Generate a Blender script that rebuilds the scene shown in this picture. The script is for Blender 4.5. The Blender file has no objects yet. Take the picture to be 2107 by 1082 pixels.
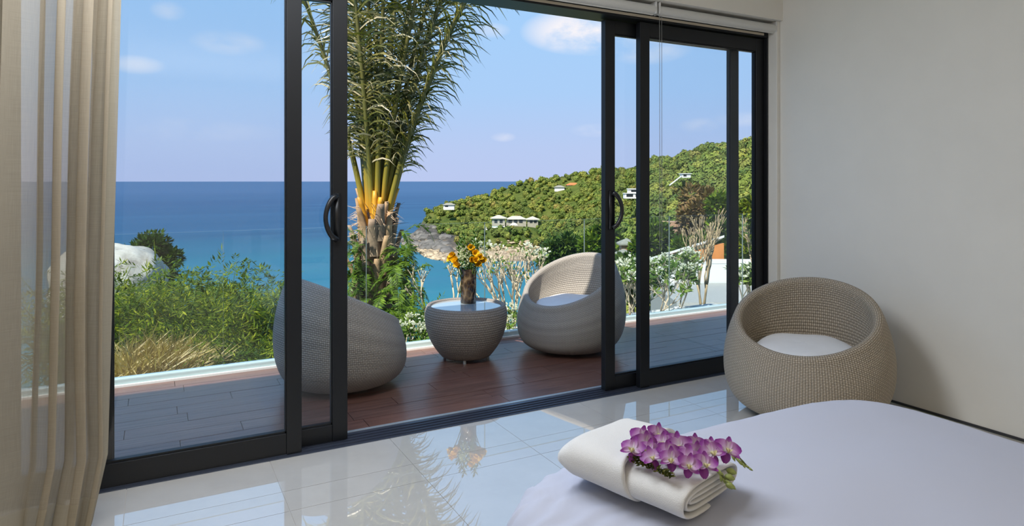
import bpy, bmesh, math, random
import numpy as np
from mathutils import Vector, Matrix, noise as mnoise

C = bpy.context.scene
COL = C.collection
R = math.radians
PI = math.pi

# ------------------------------------------------------------------ camera
YAW = 28.3
FPX = 1360.0
EYE = 1.36
cd = bpy.data.cameras.new('camera')
cam = bpy.data.objects.new('camera', cd)
COL.objects.link(cam)
cam.location = (0, 0, EYE)
cam.rotation_euler = (R(90), 0, R(-YAW))
cd.sensor_width = 36
cd.lens = FPX / 2107 * 36
cd.shift_y = -(541 - 372) / 2107
cd.clip_start = 0.05
cd.clip_end = 100000
C.camera = cam
C.view_settings.view_transform = 'Standard'
C.view_settings.look = 'None'
C.view_settings.gamma = 1
C.view_settings.use_curve_mapping = False
C.view_settings.exposure = 0.0


def az(u):
    return YAW + math.degrees(math.atan((u - 1053) / FPX))


def at(u, d, z=0.0):
    """world point in the direction of picture column u, d metres deep"""
    lat = (u - 1053) / FPX * d
    s, c = math.sin(R(YAW)), math.cos(R(YAW))
    return Vector((d * s + lat * c, d * c - lat * s, z))


def zat(v, d):
    return EYE - (v - 372) / FPX * d


# ------------------------------------------------------------------ node helpers
class NT:
    def __init__(self, tree):
        self.t = tree

    def n(self, kind, **kw):
        x = self.t.nodes.new(kind)
        for k, v in kw.items():
            if k in ('ins',):
                continue
            setattr(x, k, v)
        return x

    def l(self, a, b):
        self.t.links.new(a, b)

    def val(self, x, socket):
        if hasattr(x, 'is_output'):
            self.l(x, socket)
        else:
            socket.default_value = x

    def math(self, op, a, b=None, clamp=False):
        x = self.n('ShaderNodeMath', operation=op, use_clamp=clamp)
        self.val(a, x.inputs[0])
        if b is not None:
            self.val(b, x.inputs[1])
        return x.outputs[0]

    def mix(self, f, a, b, mode='MIX'):
        x = self.n('ShaderNodeMix', data_type='RGBA', blend_type=mode)
        self.val(f, x.inputs[0])
        for s, v in ((6, a), (7, b)):
            if hasattr(v, 'is_output'):
                self.l(v, x.inputs[s])
            else:
                x.inputs[s].default_value = (*v[:3], 1)
        return x.outputs[2]

    def ramp(self, f, stops, interp='LINEAR'):
        x = self.n('ShaderNodeValToRGB')
        x.color_ramp.interpolation = interp
        els = x.color_ramp.elements
        while len(els) < len(stops):
            els.new(0.5)
        for e, (p, c) in zip(els, stops):
            e.position = p
            e.color = (*c[:3], 1)
        self.val(f, x.inputs[0])
        return x.outputs[0]

    def noise(self, vec=None, scale=5, detail=3, rough=0.5, dist=0.0, out='Fac'):
        x = self.n('ShaderNodeTexNoise')
        if vec is not None:
            self.l(vec, x.inputs['Vector'])
        x.inputs['Scale'].default_value = scale
        x.inputs['Detail'].default_value = detail
        x.inputs['Roughness'].default_value = rough
        x.inputs['Distortion'].default_value = dist
        return x.outputs[out]

    def mapping(self, vec, scale=(1, 1, 1), rot=(0, 0, 0), loc=(0, 0, 0)):
        x = self.n('ShaderNodeMapping')
        self.l(vec, x.inputs[0])
        x.inputs['Location'].default_value = loc
        x.inputs['Rotation'].default_value = rot
        x.inputs['Scale'].default_value = scale
        return x.outputs[0]

    def bump(self, h, strength=0.3, dist=0.01):
        x = self.n('ShaderNodeBump')
        x.inputs['Strength'].default_value = strength
        x.inputs['Distance'].default_value = dist
        self.l(h, x.inputs['Height'])
        return x.outputs[0]


def lin(*c):
    out = []
    for v in c:
        v = v / 255.0
        out.append(v / 12.92 if v <= 0.04045 else ((v + 0.055) / 1.055) ** 2.4)
    return tuple(out)


# ------------------------------------------------------------------ world and sun
w = bpy.data.worlds.new('sky')
C.world = w
w.use_nodes = True
nt = NT(w.node_tree)
w.node_tree.nodes.clear()
tc = nt.n('ShaderNodeTexCoord')
sep = nt.n('ShaderNodeSeparateXYZ')
nt.l(tc.outputs['Generated'], sep.inputs[0])
sky = nt.ramp(sep.outputs[2], [(0.0, lin(188, 202, 240)), (0.05, lin(185, 204, 242)), (0.13, lin(172, 207, 248)),
                               (0.28, lin(164, 208, 252)), (0.6, lin(120, 178, 240)), (1.0, lin(80, 142, 222))])


def skydir(u, v):
    p = at(u, 1.0, 0)
    d = Vector((p.x, p.y, -(v - 372) / FPX))
    return d.normalized()


cloud_n = nt.noise(nt.mapping(tc.outputs['Generated'], scale=(1, 1, 1.9)), scale=7.5, detail=7, rough=0.62)
total = None
# (column, row, horizontal half width, vertical half width, strength): clouds standing over the sea
for u, v, wx, wz, s in [(1215, 62, 0.105, 0.038, 1.25), (1330, 92, 0.07, 0.03, 0.75), (470, 88, 0.05, 0.018, 0.52), (345, 22, 0.022, 0.014, 0.55),
                        (280, 133, 0.035, 0.013, 0.48), (1440, 258, 0.03, 0.012, 0.45), (1035, 282, 0.02, 0.008, 0.45),
                        (1535, 245, 0.05, 0.012, 0.4), (1225, 268, 0.04, 0.011, 0.35), (330, 265, 0.16, 0.018, 0.22),
                        (1010, 62, 0.03, 0.012, 0.3), (2300, 120, 0.16, 0.05, 0.8), (-500, 60, 0.14, 0.04, 0.8), (700, -500, 0.2, 0.06, 0.7)]:
    d = skydir(u, v)
    tang = Vector((d.y, -d.x, 0)).normalized()
    up = tang.cross(d)
    if up.z < 0:
        up = -up
    sub = nt.n('ShaderNodeVectorMath', operation='SUBTRACT')
    nt.l(tc.outputs['Generated'], sub.inputs[0])
    sub.inputs[1].default_value = d
    da = nt.n('ShaderNodeVectorMath', operation='DOT_PRODUCT')
    nt.l(sub.outputs[0], da.inputs[0]); da.inputs[1].default_value = tang / wx
    db = nt.n('ShaderNodeVectorMath', operation='DOT_PRODUCT')
    nt.l(sub.outputs[0], db.inputs[0]); db.inputs[1].default_value = up / wz
    dd = nt.n('ShaderNodeVectorMath', operation='DOT_PRODUCT')
    nt.l(sub.outputs[0], dd.inputs[0]); dd.inputs[1].default_value = d * 2.0
    r2 = nt.math('ADD', nt.math('ADD', nt.math('POWER', nt.math('ABSOLUTE', da.outputs['Value']), 2.0),
                                nt.math('POWER', nt.math('ABSOLUTE', db.outputs['Value']), 2.0)),
                 nt.math('POWER', nt.math('ABSOLUTE', dd.outputs['Value']), 2.0))
    g = nt.math('MULTIPLY', nt.math('SUBTRACT', 1.0, r2, clamp=True), s)
    total = g if total is None else nt.math('MAXIMUM', total, g)
cl = nt.math('MULTIPLY', total, nt.math('MULTIPLY', nt.math('SUBTRACT', cloud_n, 0.36), 4.2, clamp=True), clamp=True)
skyc = nt.mix(cl, sky, lin(250, 246, 250))
bg = nt.n('ShaderNodeBackground')
nt.l(skyc, bg.inputs[0])
bg.inputs[1].default_value = 1.0
out = nt.n('ShaderNodeOutputWorld')
nt.l(bg.outputs[0], out.inputs[0])

SUN_TO = Vector((-0.78, -0.41, 0.98)).normalized()
sd = bpy.data.lights.new('sun', 'SUN')
sd.energy = 8.0
sd.angle = R(0.55)
sd.color = (1.0, 0.93, 0.82)
so = bpy.data.objects.new('sun', sd)
COL.objects.link(so)
so.rotation_euler = SUN_TO.to_track_quat('Z', 'Y').to_euler()
so.location = (-20, -10, 30)


def area(name, loc, rot, sx, sy, watts, color):
    d = bpy.data.lights.new(name, 'AREA')
    d.shape = 'RECTANGLE'
    d.size, d.size_y = sx, sy
    d.energy = watts
    d.color = color
    o = bpy.data.objects.new(name, d)
    COL.objects.link(o)
    o.location = loc
    o.rotation_euler = rot
    return o


# unseen fill lights added: cool one below the ceiling, warm uplight behind the camera
area('ceiling_fill', (0.9, 2.5, 2.74), (R(-12), R(-12), 0), 2.8, 0.9, 102, (0.88, 0.93, 1.0))
area('uplight_fill', (0.6, -2.0, 1.55), (R(180), 0, 0), 3.5, 2.0, 55, (1.0, 0.86, 0.66))


# ------------------------------------------------------------------ materials
def mat(name):
    m = bpy.data.materials.new(name)
    m.use_nodes = True
    m.node_tree.nodes.clear()
    t = NT(m.node_tree)
    o = t.n('ShaderNodeOutputMaterial')
    return m, t, o


def pbr(name, color, rough=0.5, metal=0.0, spec=0.5, noise_amt=0.0, noise_scale=20, bump=0.0, bump_scale=60, sheen=0.0,
        trans=0.0, coat=0.0, coords='Object'):
    m, t, o = mat(name)
    b = t.n('ShaderNodeBsdfPrincipled')
    tcn = t.n('ShaderNodeTexCoord')
    v = tcn.outputs[coords]
    if noise_amt > 0:
        f = t.noise(v, noise_scale, 4, 0.6)
        dark = tuple(c * (1 - noise_amt) for c in color)
        lite = tuple(min(1, c * (1 + noise_amt)) for c in color)
        t.l(t.ramp(f, [(0.3, dark), (0.7, lite)]), b.inputs['Base Color'])
    else:
        b.inputs['Base Color'].default_value = (*color, 1)
    b.inputs['Roughness'].default_value = rough
    b.inputs['Metallic'].default_value = metal
    b.inputs['Specular IOR Level'].default_value = spec
    if coat:
        b.inputs['Coat Weight'].default_value = coat
    if sheen:
        b.inputs['Sheen Weight'].default_value = sheen
    if bump > 0:
        t.l(t.bump(t.noise(v, bump_scale, 4, 0.6), bump, 0.01), b.inputs['Normal'])
    if trans > 0:
        tr = t.n('ShaderNodeBsdfTranslucent')
        if noise_amt > 0:
            t.l(t.ramp(f, [(0.3, dark), (0.7, lite)]), tr.inputs[0])
        else:
            tr.inputs[0].default_value = (*color, 1)
        mx = t.n('ShaderNodeMixShader')
        mx.inputs[0].default_value = trans
        t.l(b.outputs[0], mx.inputs[1]); t.l(tr.outputs[0], mx.inputs[2])
        t.l(mx.outputs[0], o.inputs[0])
    else:
        t.l(b.outputs[0], o.inputs[0])
    return m


def leaf_mat(name, cols, trans=0.35, rough=0.45, scale=3.0, spec=0.35):
    """leaf colour varies by leaf (island) and slowly over the plant"""
    m, t, o = mat(name)
    geo = t.n('ShaderNodeNewGeometry')
    f1 = geo.outputs['Random Per Island']
    f2 = t.noise(geo.outputs['Position'], scale, 3, 0.6)
    f = t.math('ADD', t.math('MULTIPLY', f1, 0.5), t.math('MULTIPLY', f2, 0.5))
    n = len(cols)
    c = t.ramp(f, [(0.25 + 0.5 * i / max(1, n - 1), k) for i, k in enumerate(cols)])
    b = t.n('ShaderNodeBsdfPrincipled')
    t.l(c, b.inputs['Base Color'])
    b.inputs['Roughness'].default_value = rough
    b.inputs['Specular IOR Level'].default_value = spec
    tr = t.n('ShaderNodeBsdfTranslucent')
    t.l(t.mix(1.0, c, (1.0, 1.0, 0.45), 'MULTIPLY'), tr.inputs[0])
    mx = t.n('ShaderNodeMixShader')
    mx.inputs[0].default_value = trans
    t.l(b.outputs[0], mx.inputs[1]); t.l(tr.outputs[0], mx.inputs[2])
    t.l(mx.outputs[0], o.inputs[0])
    return m


def glass_mat(name, tint=(0.93, 0.97, 0.99), refl=1.0, rough=0.0):
    m, t, o = mat(name)
    tr = t.n('ShaderNodeBsdfTransparent')
    tr.inputs[0].default_value = (*tint, 1)
    gl = t.n('ShaderNodeBsdfGlossy')
    gl.inputs['Roughness'].default_value = rough
    gl.inputs[0].default_value = (1, 1, 1, 1)
    lw = t.n('ShaderNodeLayerWeight')
    lw.inputs[0].default_value = 0.5
    f = t.math('ADD', 0.02, t.math('MULTIPLY', t.math('POWER', lw.outputs['Facing'], 5.0), 0.9))
    mx = t.n('ShaderNodeMixShader')
    t.l(t.math('MULTIPLY', f, refl, clamp=True), mx.inputs[0])
    t.l(tr.outputs[0], mx.inputs[1]); t.l(gl.outputs[0], mx.inputs[2])
    t.l(mx.outputs[0], o.inputs[0])
    return m


def weave_mat(name, light, dark, nu, nv, bump=0.9, band=0.0):
    m, t, o = mat(name)
    uv = t.n('ShaderNodeUVMap')
    s = t.n('ShaderNodeSeparateXYZ')
    t.l(uv.outputs[0], s.inputs[0])
    a = t.math('MULTIPLY', s.outputs[0], nu)
    b = t.math('MULTIPLY', s.outputs[1], nv)
    chk = t.math('FLOORED_MODULO', t.math('ADD', t.math('FLOOR', a), t.math('FLOOR', b)), 2.0)
    ha = t.math('SINE', t.math('MULTIPLY', t.math('FRACT', a), PI))
    hb = t.math('SINE', t.math('MULTIPLY', t.math('FRACT', b), PI))
    over = t.math('MULTIPLY', t.math('POWER', ha, 0.5), t.math('ADD', 0.45, t.math('MULTIPLY', hb, 0.55)))
    under = t.math('MULTIPLY', t.math('POWER', hb, 0.5), t.math('ADD', 0.35, t.math('MULTIPLY', ha, 0.35)))
    h = t.math('ADD', t.math('MULTIPLY', chk, over), t.math('MULTIPLY', t.math('SUBTRACT', 1.0, chk), under))
    tcn = t.n('ShaderNodeTexCoord')
    nz = t.noise(tcn.outputs['Object'], 6, 3, 0.6)
    base = t.mix(t.math('MULTIPLY', nz, 0.5), light, tuple(c * 0.82 for c in light))
    if band > 0:
        rows = t.n('ShaderNodeTexNoise', noise_dimensions='1D')
        t.l(t.math('MULTIPLY', s.outputs[1], 11.0), rows.inputs['W'])
        rows.inputs['Scale'].default_value = 1.0
        base = t.mix(t.math('MULTIPLY', t.math('SUBTRACT', rows.outputs['Fac'], 0.35, clamp=True), band * 3, clamp=True), base, tuple(c * 0.6 for c in light))
    col = t.mix(t.math('POWER', h, 0.8), dark, base)
    p = t.n('ShaderNodeBsdfPrincipled')
    t.l(col, p.inputs['Base Color'])
    p.inputs['Roughness'].default_value = 0.55
    p.inputs['Specular IOR Level'].default_value = 0.3
    t.l(t.bump(h, bump, 0.006), p.inputs['Normal'])
    t.l(p.outputs[0], o.inputs[0])
    return m


MAT = {}
MAT['wall'] = pbr('wall_paint', (0.76, 0.74, 0.69), 0.75, noise_amt=0.02, noise_scale=3, spec=0.2)
MAT['ceiling'] = pbr('ceiling_paint', (0.8, 0.78, 0.73), 0.8, spec=0.2)
MAT['black'] = pbr('dark_aluminium', (0.007, 0.008, 0.010), 0.42, spec=0.35, noise_amt=0.1, noise_scale=300)
MAT['blackplastic'] = pbr('black_handle', (0.008, 0.008, 0.009), 0.35)
MAT['alu'] = pbr('pale_aluminium', (0.55, 0.6, 0.62), 0.35, metal=0.6)
MAT['sill'] = pbr('threshold_metal', (0.10, 0.12, 0.17), 0.3, metal=0.7)
MAT['strip'] = pbr('cream_strip', (0.62, 0.54, 0.42), 0.6)
MAT['blind'] = pbr('white_blind_fabric', (0.62, 0.62, 0.6), 0.7, spec=0.2)
MAT['grout'] = pbr('grout', (0.5, 0.47, 0.43), 0.8)
MAT['gap'] = pbr('shadow_gap', (0.03, 0.03, 0.035), 0.7)
MAT['cushion'] = pbr('white_canvas', (0.8, 0.8, 0.81), 0.8, spec=0.15, noise_amt=0.03, noise_scale=8, bump=0.12, bump_scale=14, sheen=0.2)
MAT['weave_in'] = weave_mat('sand_wicker', (0.64, 0.55, 0.435), (0.10, 0.075, 0.05), 196, 88, 1.0)
MAT['weave_out'] = weave_mat('grey_wicker', (0.56, 0.52, 0.465), (0.13, 0.11, 0.09), 230, 96, 0.8, band=0.55)
MAT['weave_table'] = weave_mat('grey_table_wicker', (0.44, 0.40, 0.36), (0.12, 0.10, 0.085), 190, 56, 0.8, band=0.55)
MAT['glass'] = glass_mat('door_glass', (0.955, 0.975, 0.99), 1.0)
MAT['railglass'] = glass_mat('railing_glass', (0.95, 0.985, 0.98), 0.8)
MAT['glassedge'] = pbr('glass_edge', (0.22, 0.27, 0.26), 0.25, trans=0.25)
MAT['tabletop'] = pbr('pale_table_glass', (0.42, 0.52, 0.58), 0.04, spec=0.9, coat=1.0)


def tile_mat():
    m, t, o = mat('polished_floor_tile')
    tcn = t.n('ShaderNodeTexCoord')
    geo = t.n('ShaderNodeObjectInfo')
    f = t.noise(tcn.outputs['Object'], 4, 4, 0.6)
    b = t.n('ShaderNodeBsdfPrincipled')
    t.l(t.ramp(f, [(0.3, (0.60, 0.575, 0.535)), (0.7, (0.66, 0.635, 0.595))]), b.inputs['Base Color'])
    b.inputs['Roughness'].default_value = 0.012
    b.inputs['IOR'].default_value = 3.5
    b.inputs['Specular IOR Level'].default_value = 0.55
    t.l(b.outputs[0], o.inputs[0])
    return m


def deck_mat():
    m, t, o = mat('brown_deck_plank')
    tcn = t.n('ShaderNodeTexCoord')
    oi = t.n('ShaderNodeObjectInfo')
    add = t.n('ShaderNodeVectorMath', operation='ADD')
    t.l(tcn.outputs['Object'], add.inputs[0])
    cmb = t.n('ShaderNodeCombineXYZ')
    t.l(t.math('MULTIPLY', oi.outputs['Random'], 30.0), cmb.inputs[0])
    t.l(t.math('MULTIPLY', oi.outputs['Random'], 17.0), cmb.inputs[1])
    t.l(cmb.outputs[0], add.inputs[1])
    g = t.noise(t.mapping(add.outputs[0], scale=(2.2, 26, 10)), 1.6, 5, 0.6, 0.6)
    c = t.ramp(g, [(0.25, (0.085, 0.040, 0.030)), (0.5, (0.15, 0.072, 0.054)), (0.8, (0.25, 0.135, 0.10))])
    c2 = t.mix(t.math('MULTIPLY', oi.outputs['Random'], 0.45), c, (0.20, 0.085, 0.06))
    b = t.n('ShaderNodeBsdfPrincipled')
    t.l(c2, b.inputs['Base Color'])
    b.inputs['Roughness'].default_value = 0.3
    b.inputs['Specular IOR Level'].default_value = 0.6
    t.l(t.bump(g, 0.28, 0.006), b.inputs['Normal'])
    t.l(b.outputs[0], o.inputs[0])
    return m


MAT['tile'] = tile_mat()
MAT['deck'] = deck_mat()


def curtain_mat(name, color, transp):
    m, t, o = mat(name)
    uv = t.n('ShaderNodeUVMap')
    v = uv.outputs[0]
    wx = t.noise(t.mapping(v, scale=(420, 9, 1)), 1.0, 2, 0.6)
    wy = t.noise(t.mapping(v, scale=(9, 700, 1)), 1.0, 2, 0.6)
    f = t.math('MULTIPLY', t.math('ADD', wx, wy), 0.5)
    c = t.ramp(f, [(0.35, tuple(k * 0.9 for k in color)), (0.65, color)])
    d = t.n('ShaderNodeBsdfDiffuse'); t.l(c, d.inputs[0])
    tl = t.n('ShaderNodeBsdfTranslucent'); t.l(c, tl.inputs[0])
    tp = t.n('ShaderNodeBsdfTransparent')
    m1 = t.n('ShaderNodeMixShader'); m1.inputs[0].default_value = 0.4
    t.l(d.outputs[0], m1.inputs[1]); t.l(tl.outputs[0], m1.inputs[2])
    m2 = t.n('ShaderNodeMixShader')
    t.l(t.math('MULTIPLY', t.math('ADD', t.math('MULTIPLY', t.math('SUBTRACT', 0.62, f), 1.2), 0.86), transp, clamp=True), m2.inputs[0])
    t.l(m1.outputs[0], m2.inputs[1]); t.l(tp.outputs[0], m2.inputs[2])
    t.l(m2.outputs[0], o.inputs[0])
    return m


MAT['linen'] = curtain_mat('sheer_linen', (0.52, 0.445, 0.335), 0.22)
MAT['linenhem'] = curtain_mat('linen_hem', (0.48, 0.41, 0.30), 0.05)
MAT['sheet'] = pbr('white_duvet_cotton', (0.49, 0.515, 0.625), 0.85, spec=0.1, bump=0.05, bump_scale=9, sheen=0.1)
MAT['towel'] = pbr('white_terry', (0.74, 0.74, 0.74), 0.95, spec=0.05, bump=0.35, bump_scale=420, sheen=0.3)
MAT['mattress'] = pbr('grey_mattress', (0.42, 0.42, 0.44), 0.9)
MAT['bedwood'] = pbr('bed_base', (0.16, 0.13, 0.11), 0.6)


# ------------------------------------------------------------------ mesh helpers
class MB:
    """gathers verts/faces (and per-face material slot, per-vertex uv) for one mesh object"""

    def __init__(self):
        self.v, self.f, self.m, self.uv = [], [], [], None

    def add(self, v, f, slot=0):
        o = len(self.v)
        self.v.extend([tuple(p) for p in v])
        self.f.extend([tuple(i + o for i in q) for q in f])
        self.m.extend([slot] * len(f))
        return self

    def box(self, x0, x1, y0, y1, z0, z1, slot=0):
        v = [(x0, y0, z0), (x1, y0, z0), (x1, y1, z0), (x0, y1, z0), (x0, y0, z1), (x1, y0, z1), (x1, y1, z1), (x0, y1, z1)]
        f = [(3, 2, 1, 0), (4, 5, 6, 7), (0, 1, 5, 4), (1, 2, 6, 5), (2, 3, 7, 6), (3, 0, 4, 7)]
        return self.add(v, f, slot)

    def tube(self, pts, radii, n=8, cap=True, slot=0):
        pts = [Vector(p) for p in pts]
        if not hasattr(radii, '__len__'):
            radii = [radii] * len(pts)
        v, f = [], []
        up = None
        for i, p in enumerate(pts):
            a = pts[max(0, i - 1)]
            b = pts[min(len(pts) - 1, i + 1)]
            d = (b - a)
            d = d.normalized() if d.length > 1e-9 else Vector((0, 0, 1))
            if up is None:
                up = Vector((1, 0, 0)) if abs(d.x) < 0.9 else Vector((0, 1, 0))
            s = d.cross(up)
            if s.length < 1e-6:
                s = d.orthogonal()
            s.normalize()
            up = s.cross(d).normalized()
            for k in range(n):
                t = 2 * PI * k / n
                v.append(p + (s * math.cos(t) + up * math.sin(t)) * radii[i])
        for i in range(len(pts) - 1):
            for k in range(n):
                k2 = (k + 1) % n
                f.append((i * n + k, i * n + k2, (i + 1) * n + k2, (i + 1) * n + k))
        if cap:
            f.append(tuple(range(n - 1, -1, -1)))
            f.append(tuple((len(pts) - 1) * n + k for k in range(n)))
        return self.add(v, f, slot)

    def lathe(self, prof, n=48, c=(0, 0, 0), slot=0):
        v, f = [], []
        for r, z in prof:
            for k in range(n):
                t = 2 * PI * k / n
                v.append((c[0] + r * math.cos(t), c[1] + r * math.sin(t), c[2] + z))
        for i in range(len(prof) - 1):
            for k in range(n):
                k2 = (k + 1) % n
                f.append((i * n + k, i * n + k2, (i + 1) * n + k2, (i + 1) * n + k))
        return self.add(v, f, slot)

    def grid(self, P, closed_u=False, slot=0):
        """P[i][j] -> points"""
        ni, nj = len(P), len(P[0])
        v = [p for row in P for p in row]
        f = []
        for i in range(ni - 1):
            for j in range(nj if closed_u else nj - 1):
                j2 = (j + 1) % nj
                f.append((i * nj + j, i * nj + j2, (i + 1) * nj + j2, (i + 1) * nj + j))
        return self.add(v, f, slot)

    def build(self, name, mats, parent=None, smooth=False, bevel=0.0, loc=None, rot=None, uvs=None, bseg=2):
        me = bpy.data.meshes.new(name)
        me.from_pydata(self.v, [], self.f)
        if not isinstance(mats, (list, tuple)):
            mats = [mats]
        for mm in mats:
            me.materials.append(mm)
        if len(mats) > 1:
            me.polygons.foreach_set('material_index', self.m)
        if uvs is not None:
            lay = me.uv_layers.new(name='UVMap')
            li = np.zeros(len(me.loops), dtype=np.int32)
            me.loops.foreach_get('vertex_index', li)
            lay.data.foreach_set('uv', np.asarray(uvs, dtype=np.float32)[li].ravel())
        if bevel > 0:
            bm = bmesh.new()
            bm.from_mesh(me)
            bmesh.ops.bevel(bm, geom=list(bm.edges), offset=bevel, segments=bseg, affect='EDGES', profile=0.5, clamp_overlap=True)
            bm.to_mesh(me)
            bm.free()
        if smooth:
            me.polygons.foreach_set('use_smooth', [True] * len(me.polygons))
        me.update()
        o = bpy.data.objects.new(name, me)
        COL.objects.link(o)
        if parent is not None:
            o.parent = parent
        if loc is not None:
            o.location = loc
        if rot is not None:
            o.rotation_euler = rot
        return o


def np_mesh(name, V, F, mats, parent=None, smooth=False, slots=None, uvs=None):
    """fast mesh from numpy arrays; F is (n,3) or (n,4)"""
    me = bpy.data.meshes.new(name)
    V = np.asarray(V, dtype=np.float32)
    F = np.asarray(F, dtype=np.int32)
    k = F.shape[1]
    me.vertices.add(len(V))
    me.vertices.foreach_set('co', V.ravel())
    me.loops.add(F.size)
    me.loops.foreach_set('vertex_index', F.ravel())
    me.polygons.add(len(F))
    me.polygons.foreach_set('loop_start', np.arange(0, F.size, k, dtype=np.int32))
    if not isinstance(mats, (list, tuple)):
        mats = [mats]
    for mm in mats:
        me.materials.append(mm)
    if slots is not None:
        me.polygons.foreach_set('material_index', np.asarray(slots, dtype=np.int32))
    if smooth:
        me.polygons.foreach_set('use_smooth', np.ones(len(F), dtype=bool))
    if uvs is not None:
        lay = me.uv_layers.new(name='UVMap')
        lay.data.foreach_set('uv', np.asarray(uvs, dtype=np.float32)[F.ravel()].ravel())
    me.update(calc_edges=True)
    me.validate()
    o = bpy.data.objects.new(name, me)
    COL.objects.link(o)
    if parent is not None:
        o.parent = parent
    return o


def empty(name, loc=(0, 0, 0), rz=0.0):
    o = bpy.data.objects.new(name, None)
    COL.objects.link(o)
    o.location = loc
    o.rotation_euler = (0, 0, rz)
    o.empty_display_size = 0.1
    return o


def tag(o, label, cat, group=None):
    o['label'] = label
    o['category'] = cat
    if group:
        o['group'] = group
    return o


def structure(o):
    o['kind'] = 'structure'
    return o


def stuff(o):
    o['kind'] = 'stuff'
    return o


def copy_tree(o, parent=None):
    c = o.copy()
    COL.objects.link(c)
    if parent is not None:
        c.parent = parent
    for ch in list(o.children):
        copy_tree(ch, c)
    return c


def leaves(P, D, N, L, W, fold=0.0):
    """diamond leaves: base P, direction D, side N, length L, width W (arrays) -> V, F(quads)"""
    P, D, N = (np.asarray(a, dtype=np.float64) for a in (P, D, N))
    L = np.asarray(L).reshape(-1, 1)
    W = np.asarray(W).reshape(-1, 1)
    n = len(P)
    up = np.cross(D, N)
    V = np.stack([P, P + D * L * 0.45 + N * W * 0.5 + up * W * fold, P + D * L, P + D * L * 0.45 - N * W * 0.5 + up * W * fold], axis=1).reshape(-1, 3)
    F = np.arange(n * 4).reshape(n, 4)
    return V, F


def unit(a):
    return a / np.maximum(1e-9, np.linalg.norm(a, axis=-1, keepdims=True))


# ================================================================== ROOM SHELL
XR = 3.98       # right wall
YW = 3.27       # inner face of the wall over the doors
YF = 3.40       # front of the fixed panels
YS = 3.46       # front of the sliding panels
ZC = 2.80
XL = -2.6
YB = -3.6

fl = structure(MB().box(XL, XR, YB, YF - 0.02, -0.10, -0.004).build('floor', MAT['grout']))
TX = 0.6
xs = []
x = -0.115 - TX * 5
while x < XR:
    xs.append((max(x, XL), min(x + TX, XR)))
    x += TX
ys = [(3.02, YF - 0.02), (2.83, 3.02)]
y = 2.83
while y > YB:
    ys.append((max(y - TX, YB), y))
    y -= TX
tile_cache = {}
for (a, b) in xs:
    for (c, d) in ys:
        if b - a < 0.02 or d - c < 0.02:
            continue
        if d < 0.6:
            continue
        key = (round(b - a, 3), round(d - c, 3))
        g = 0.0012
        if key not in tile_cache:
            o = MB().box(g, key[0] - g, g, key[1] - g, -0.004, 0.0).build('tile', MAT['tile'], fl)
            tile_cache[key] = o
        else:
            o = tile_cache[key].copy()
            COL.objects.link(o)
        o.location = (a, c, 0)
# the floor behind the photographer: bigger plain slab of the same tile
MB().box(XL, XR, YB, 0.43, -0.004, 0.0).build('tile', MAT['tile'], fl)

structure(MB().box(XL - 0.1, XR + 0.15, YB - 0.1, YW + 0.02, ZC, ZC + 0.2).build('ceiling', MAT['ceiling']))
structure(MB().box(XR, XR + 0.15, YB, 3.50, 0, ZC).build('wall_right', MAT['wall']))
structure(MB().box(XL - 0.15, XL, YB, 3.62, -0.1, ZC).build('wall_left', MAT['wall']))
structure(MB().box(XL - 0.15, XR + 0.15, YB - 0.15, YB, -0.1, ZC).build('wall_rear', MAT['wall']))
structure(MB().box(XL, XR, YW, 3.60, 2.515, ZC).build('wall_front', MAT['wall']))
structure(MB().box(XL, -0.86, YW, 3.60, 0, 2.515).build('wall_front_side', MAT['wall']))
structure(MB().box(XR - 0.006, XR - 0.0002, 0.0, 3.28, 0.002, 0.016).build('shadow_gap_strip', MAT['gap']))  # dark strip whose colour stands in for the shaded gap at the wall foot
structure(MB().box(XR - 0.033, XR - 0.0005, 3.295, YF + 0.09, 0.0, 2.514).build('trim_1', MAT['wall'], bevel=0.004))

# door frame: head, jambs, threshold
frame = structure(empty('trim_2', (0, 0, 0)))
XJ = XR - 0.034
MB().box(-0.86, XJ, YF - 0.03, YS + 0.09, 2.405, 2.514).build('head', MAT['black'], frame, bevel=0.002)
MB().box(-0.78, XJ - 0.05, YF - 0.034, YF - 0.0301, 2.418, 2.434).build('cream_strip', MAT['strip'], frame)
MB().box(XJ - 0.012, XJ, YF - 0.03, YF + 0.004, 0.0, 2.405).build('jamb', MAT['black'], frame, bevel=0.002)
MB().box(XJ - 0.008, XJ, YF + 0.014, YF + 0.05, 0.0, 2.405).build('jamb', MAT['black'], frame, bevel=0.002)
MB().box(XJ - 0.006, XJ, YF + 0.062, YS + 0.04, 0.0, 2.405).build('jamb', MAT['black'], frame, bevel=0.002)
MB().box(-0.86, -0.79, YF - 0.03, YS + 0.09, 0.0, 2.405).build('jamb', MAT['black'], frame, bevel=0.002)
sl = MB().box(-0.86, XJ, YF - 0.02, YS + 0.09, -0.05, 0.004)
for k in range(4):
    yy = YF + 0.0 + 0.035 * k
    sl.box(-0.79, XJ - 0.06, yy, yy + 0.006, 0.004, 0.010)
sl.build('threshold', MAT['sill'], frame)
MB().box(-0.86, XJ, YS + 0.09, YS + 0.115, -0.05, 0.006).build('threshold_lip', MAT['alu'], frame)


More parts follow.
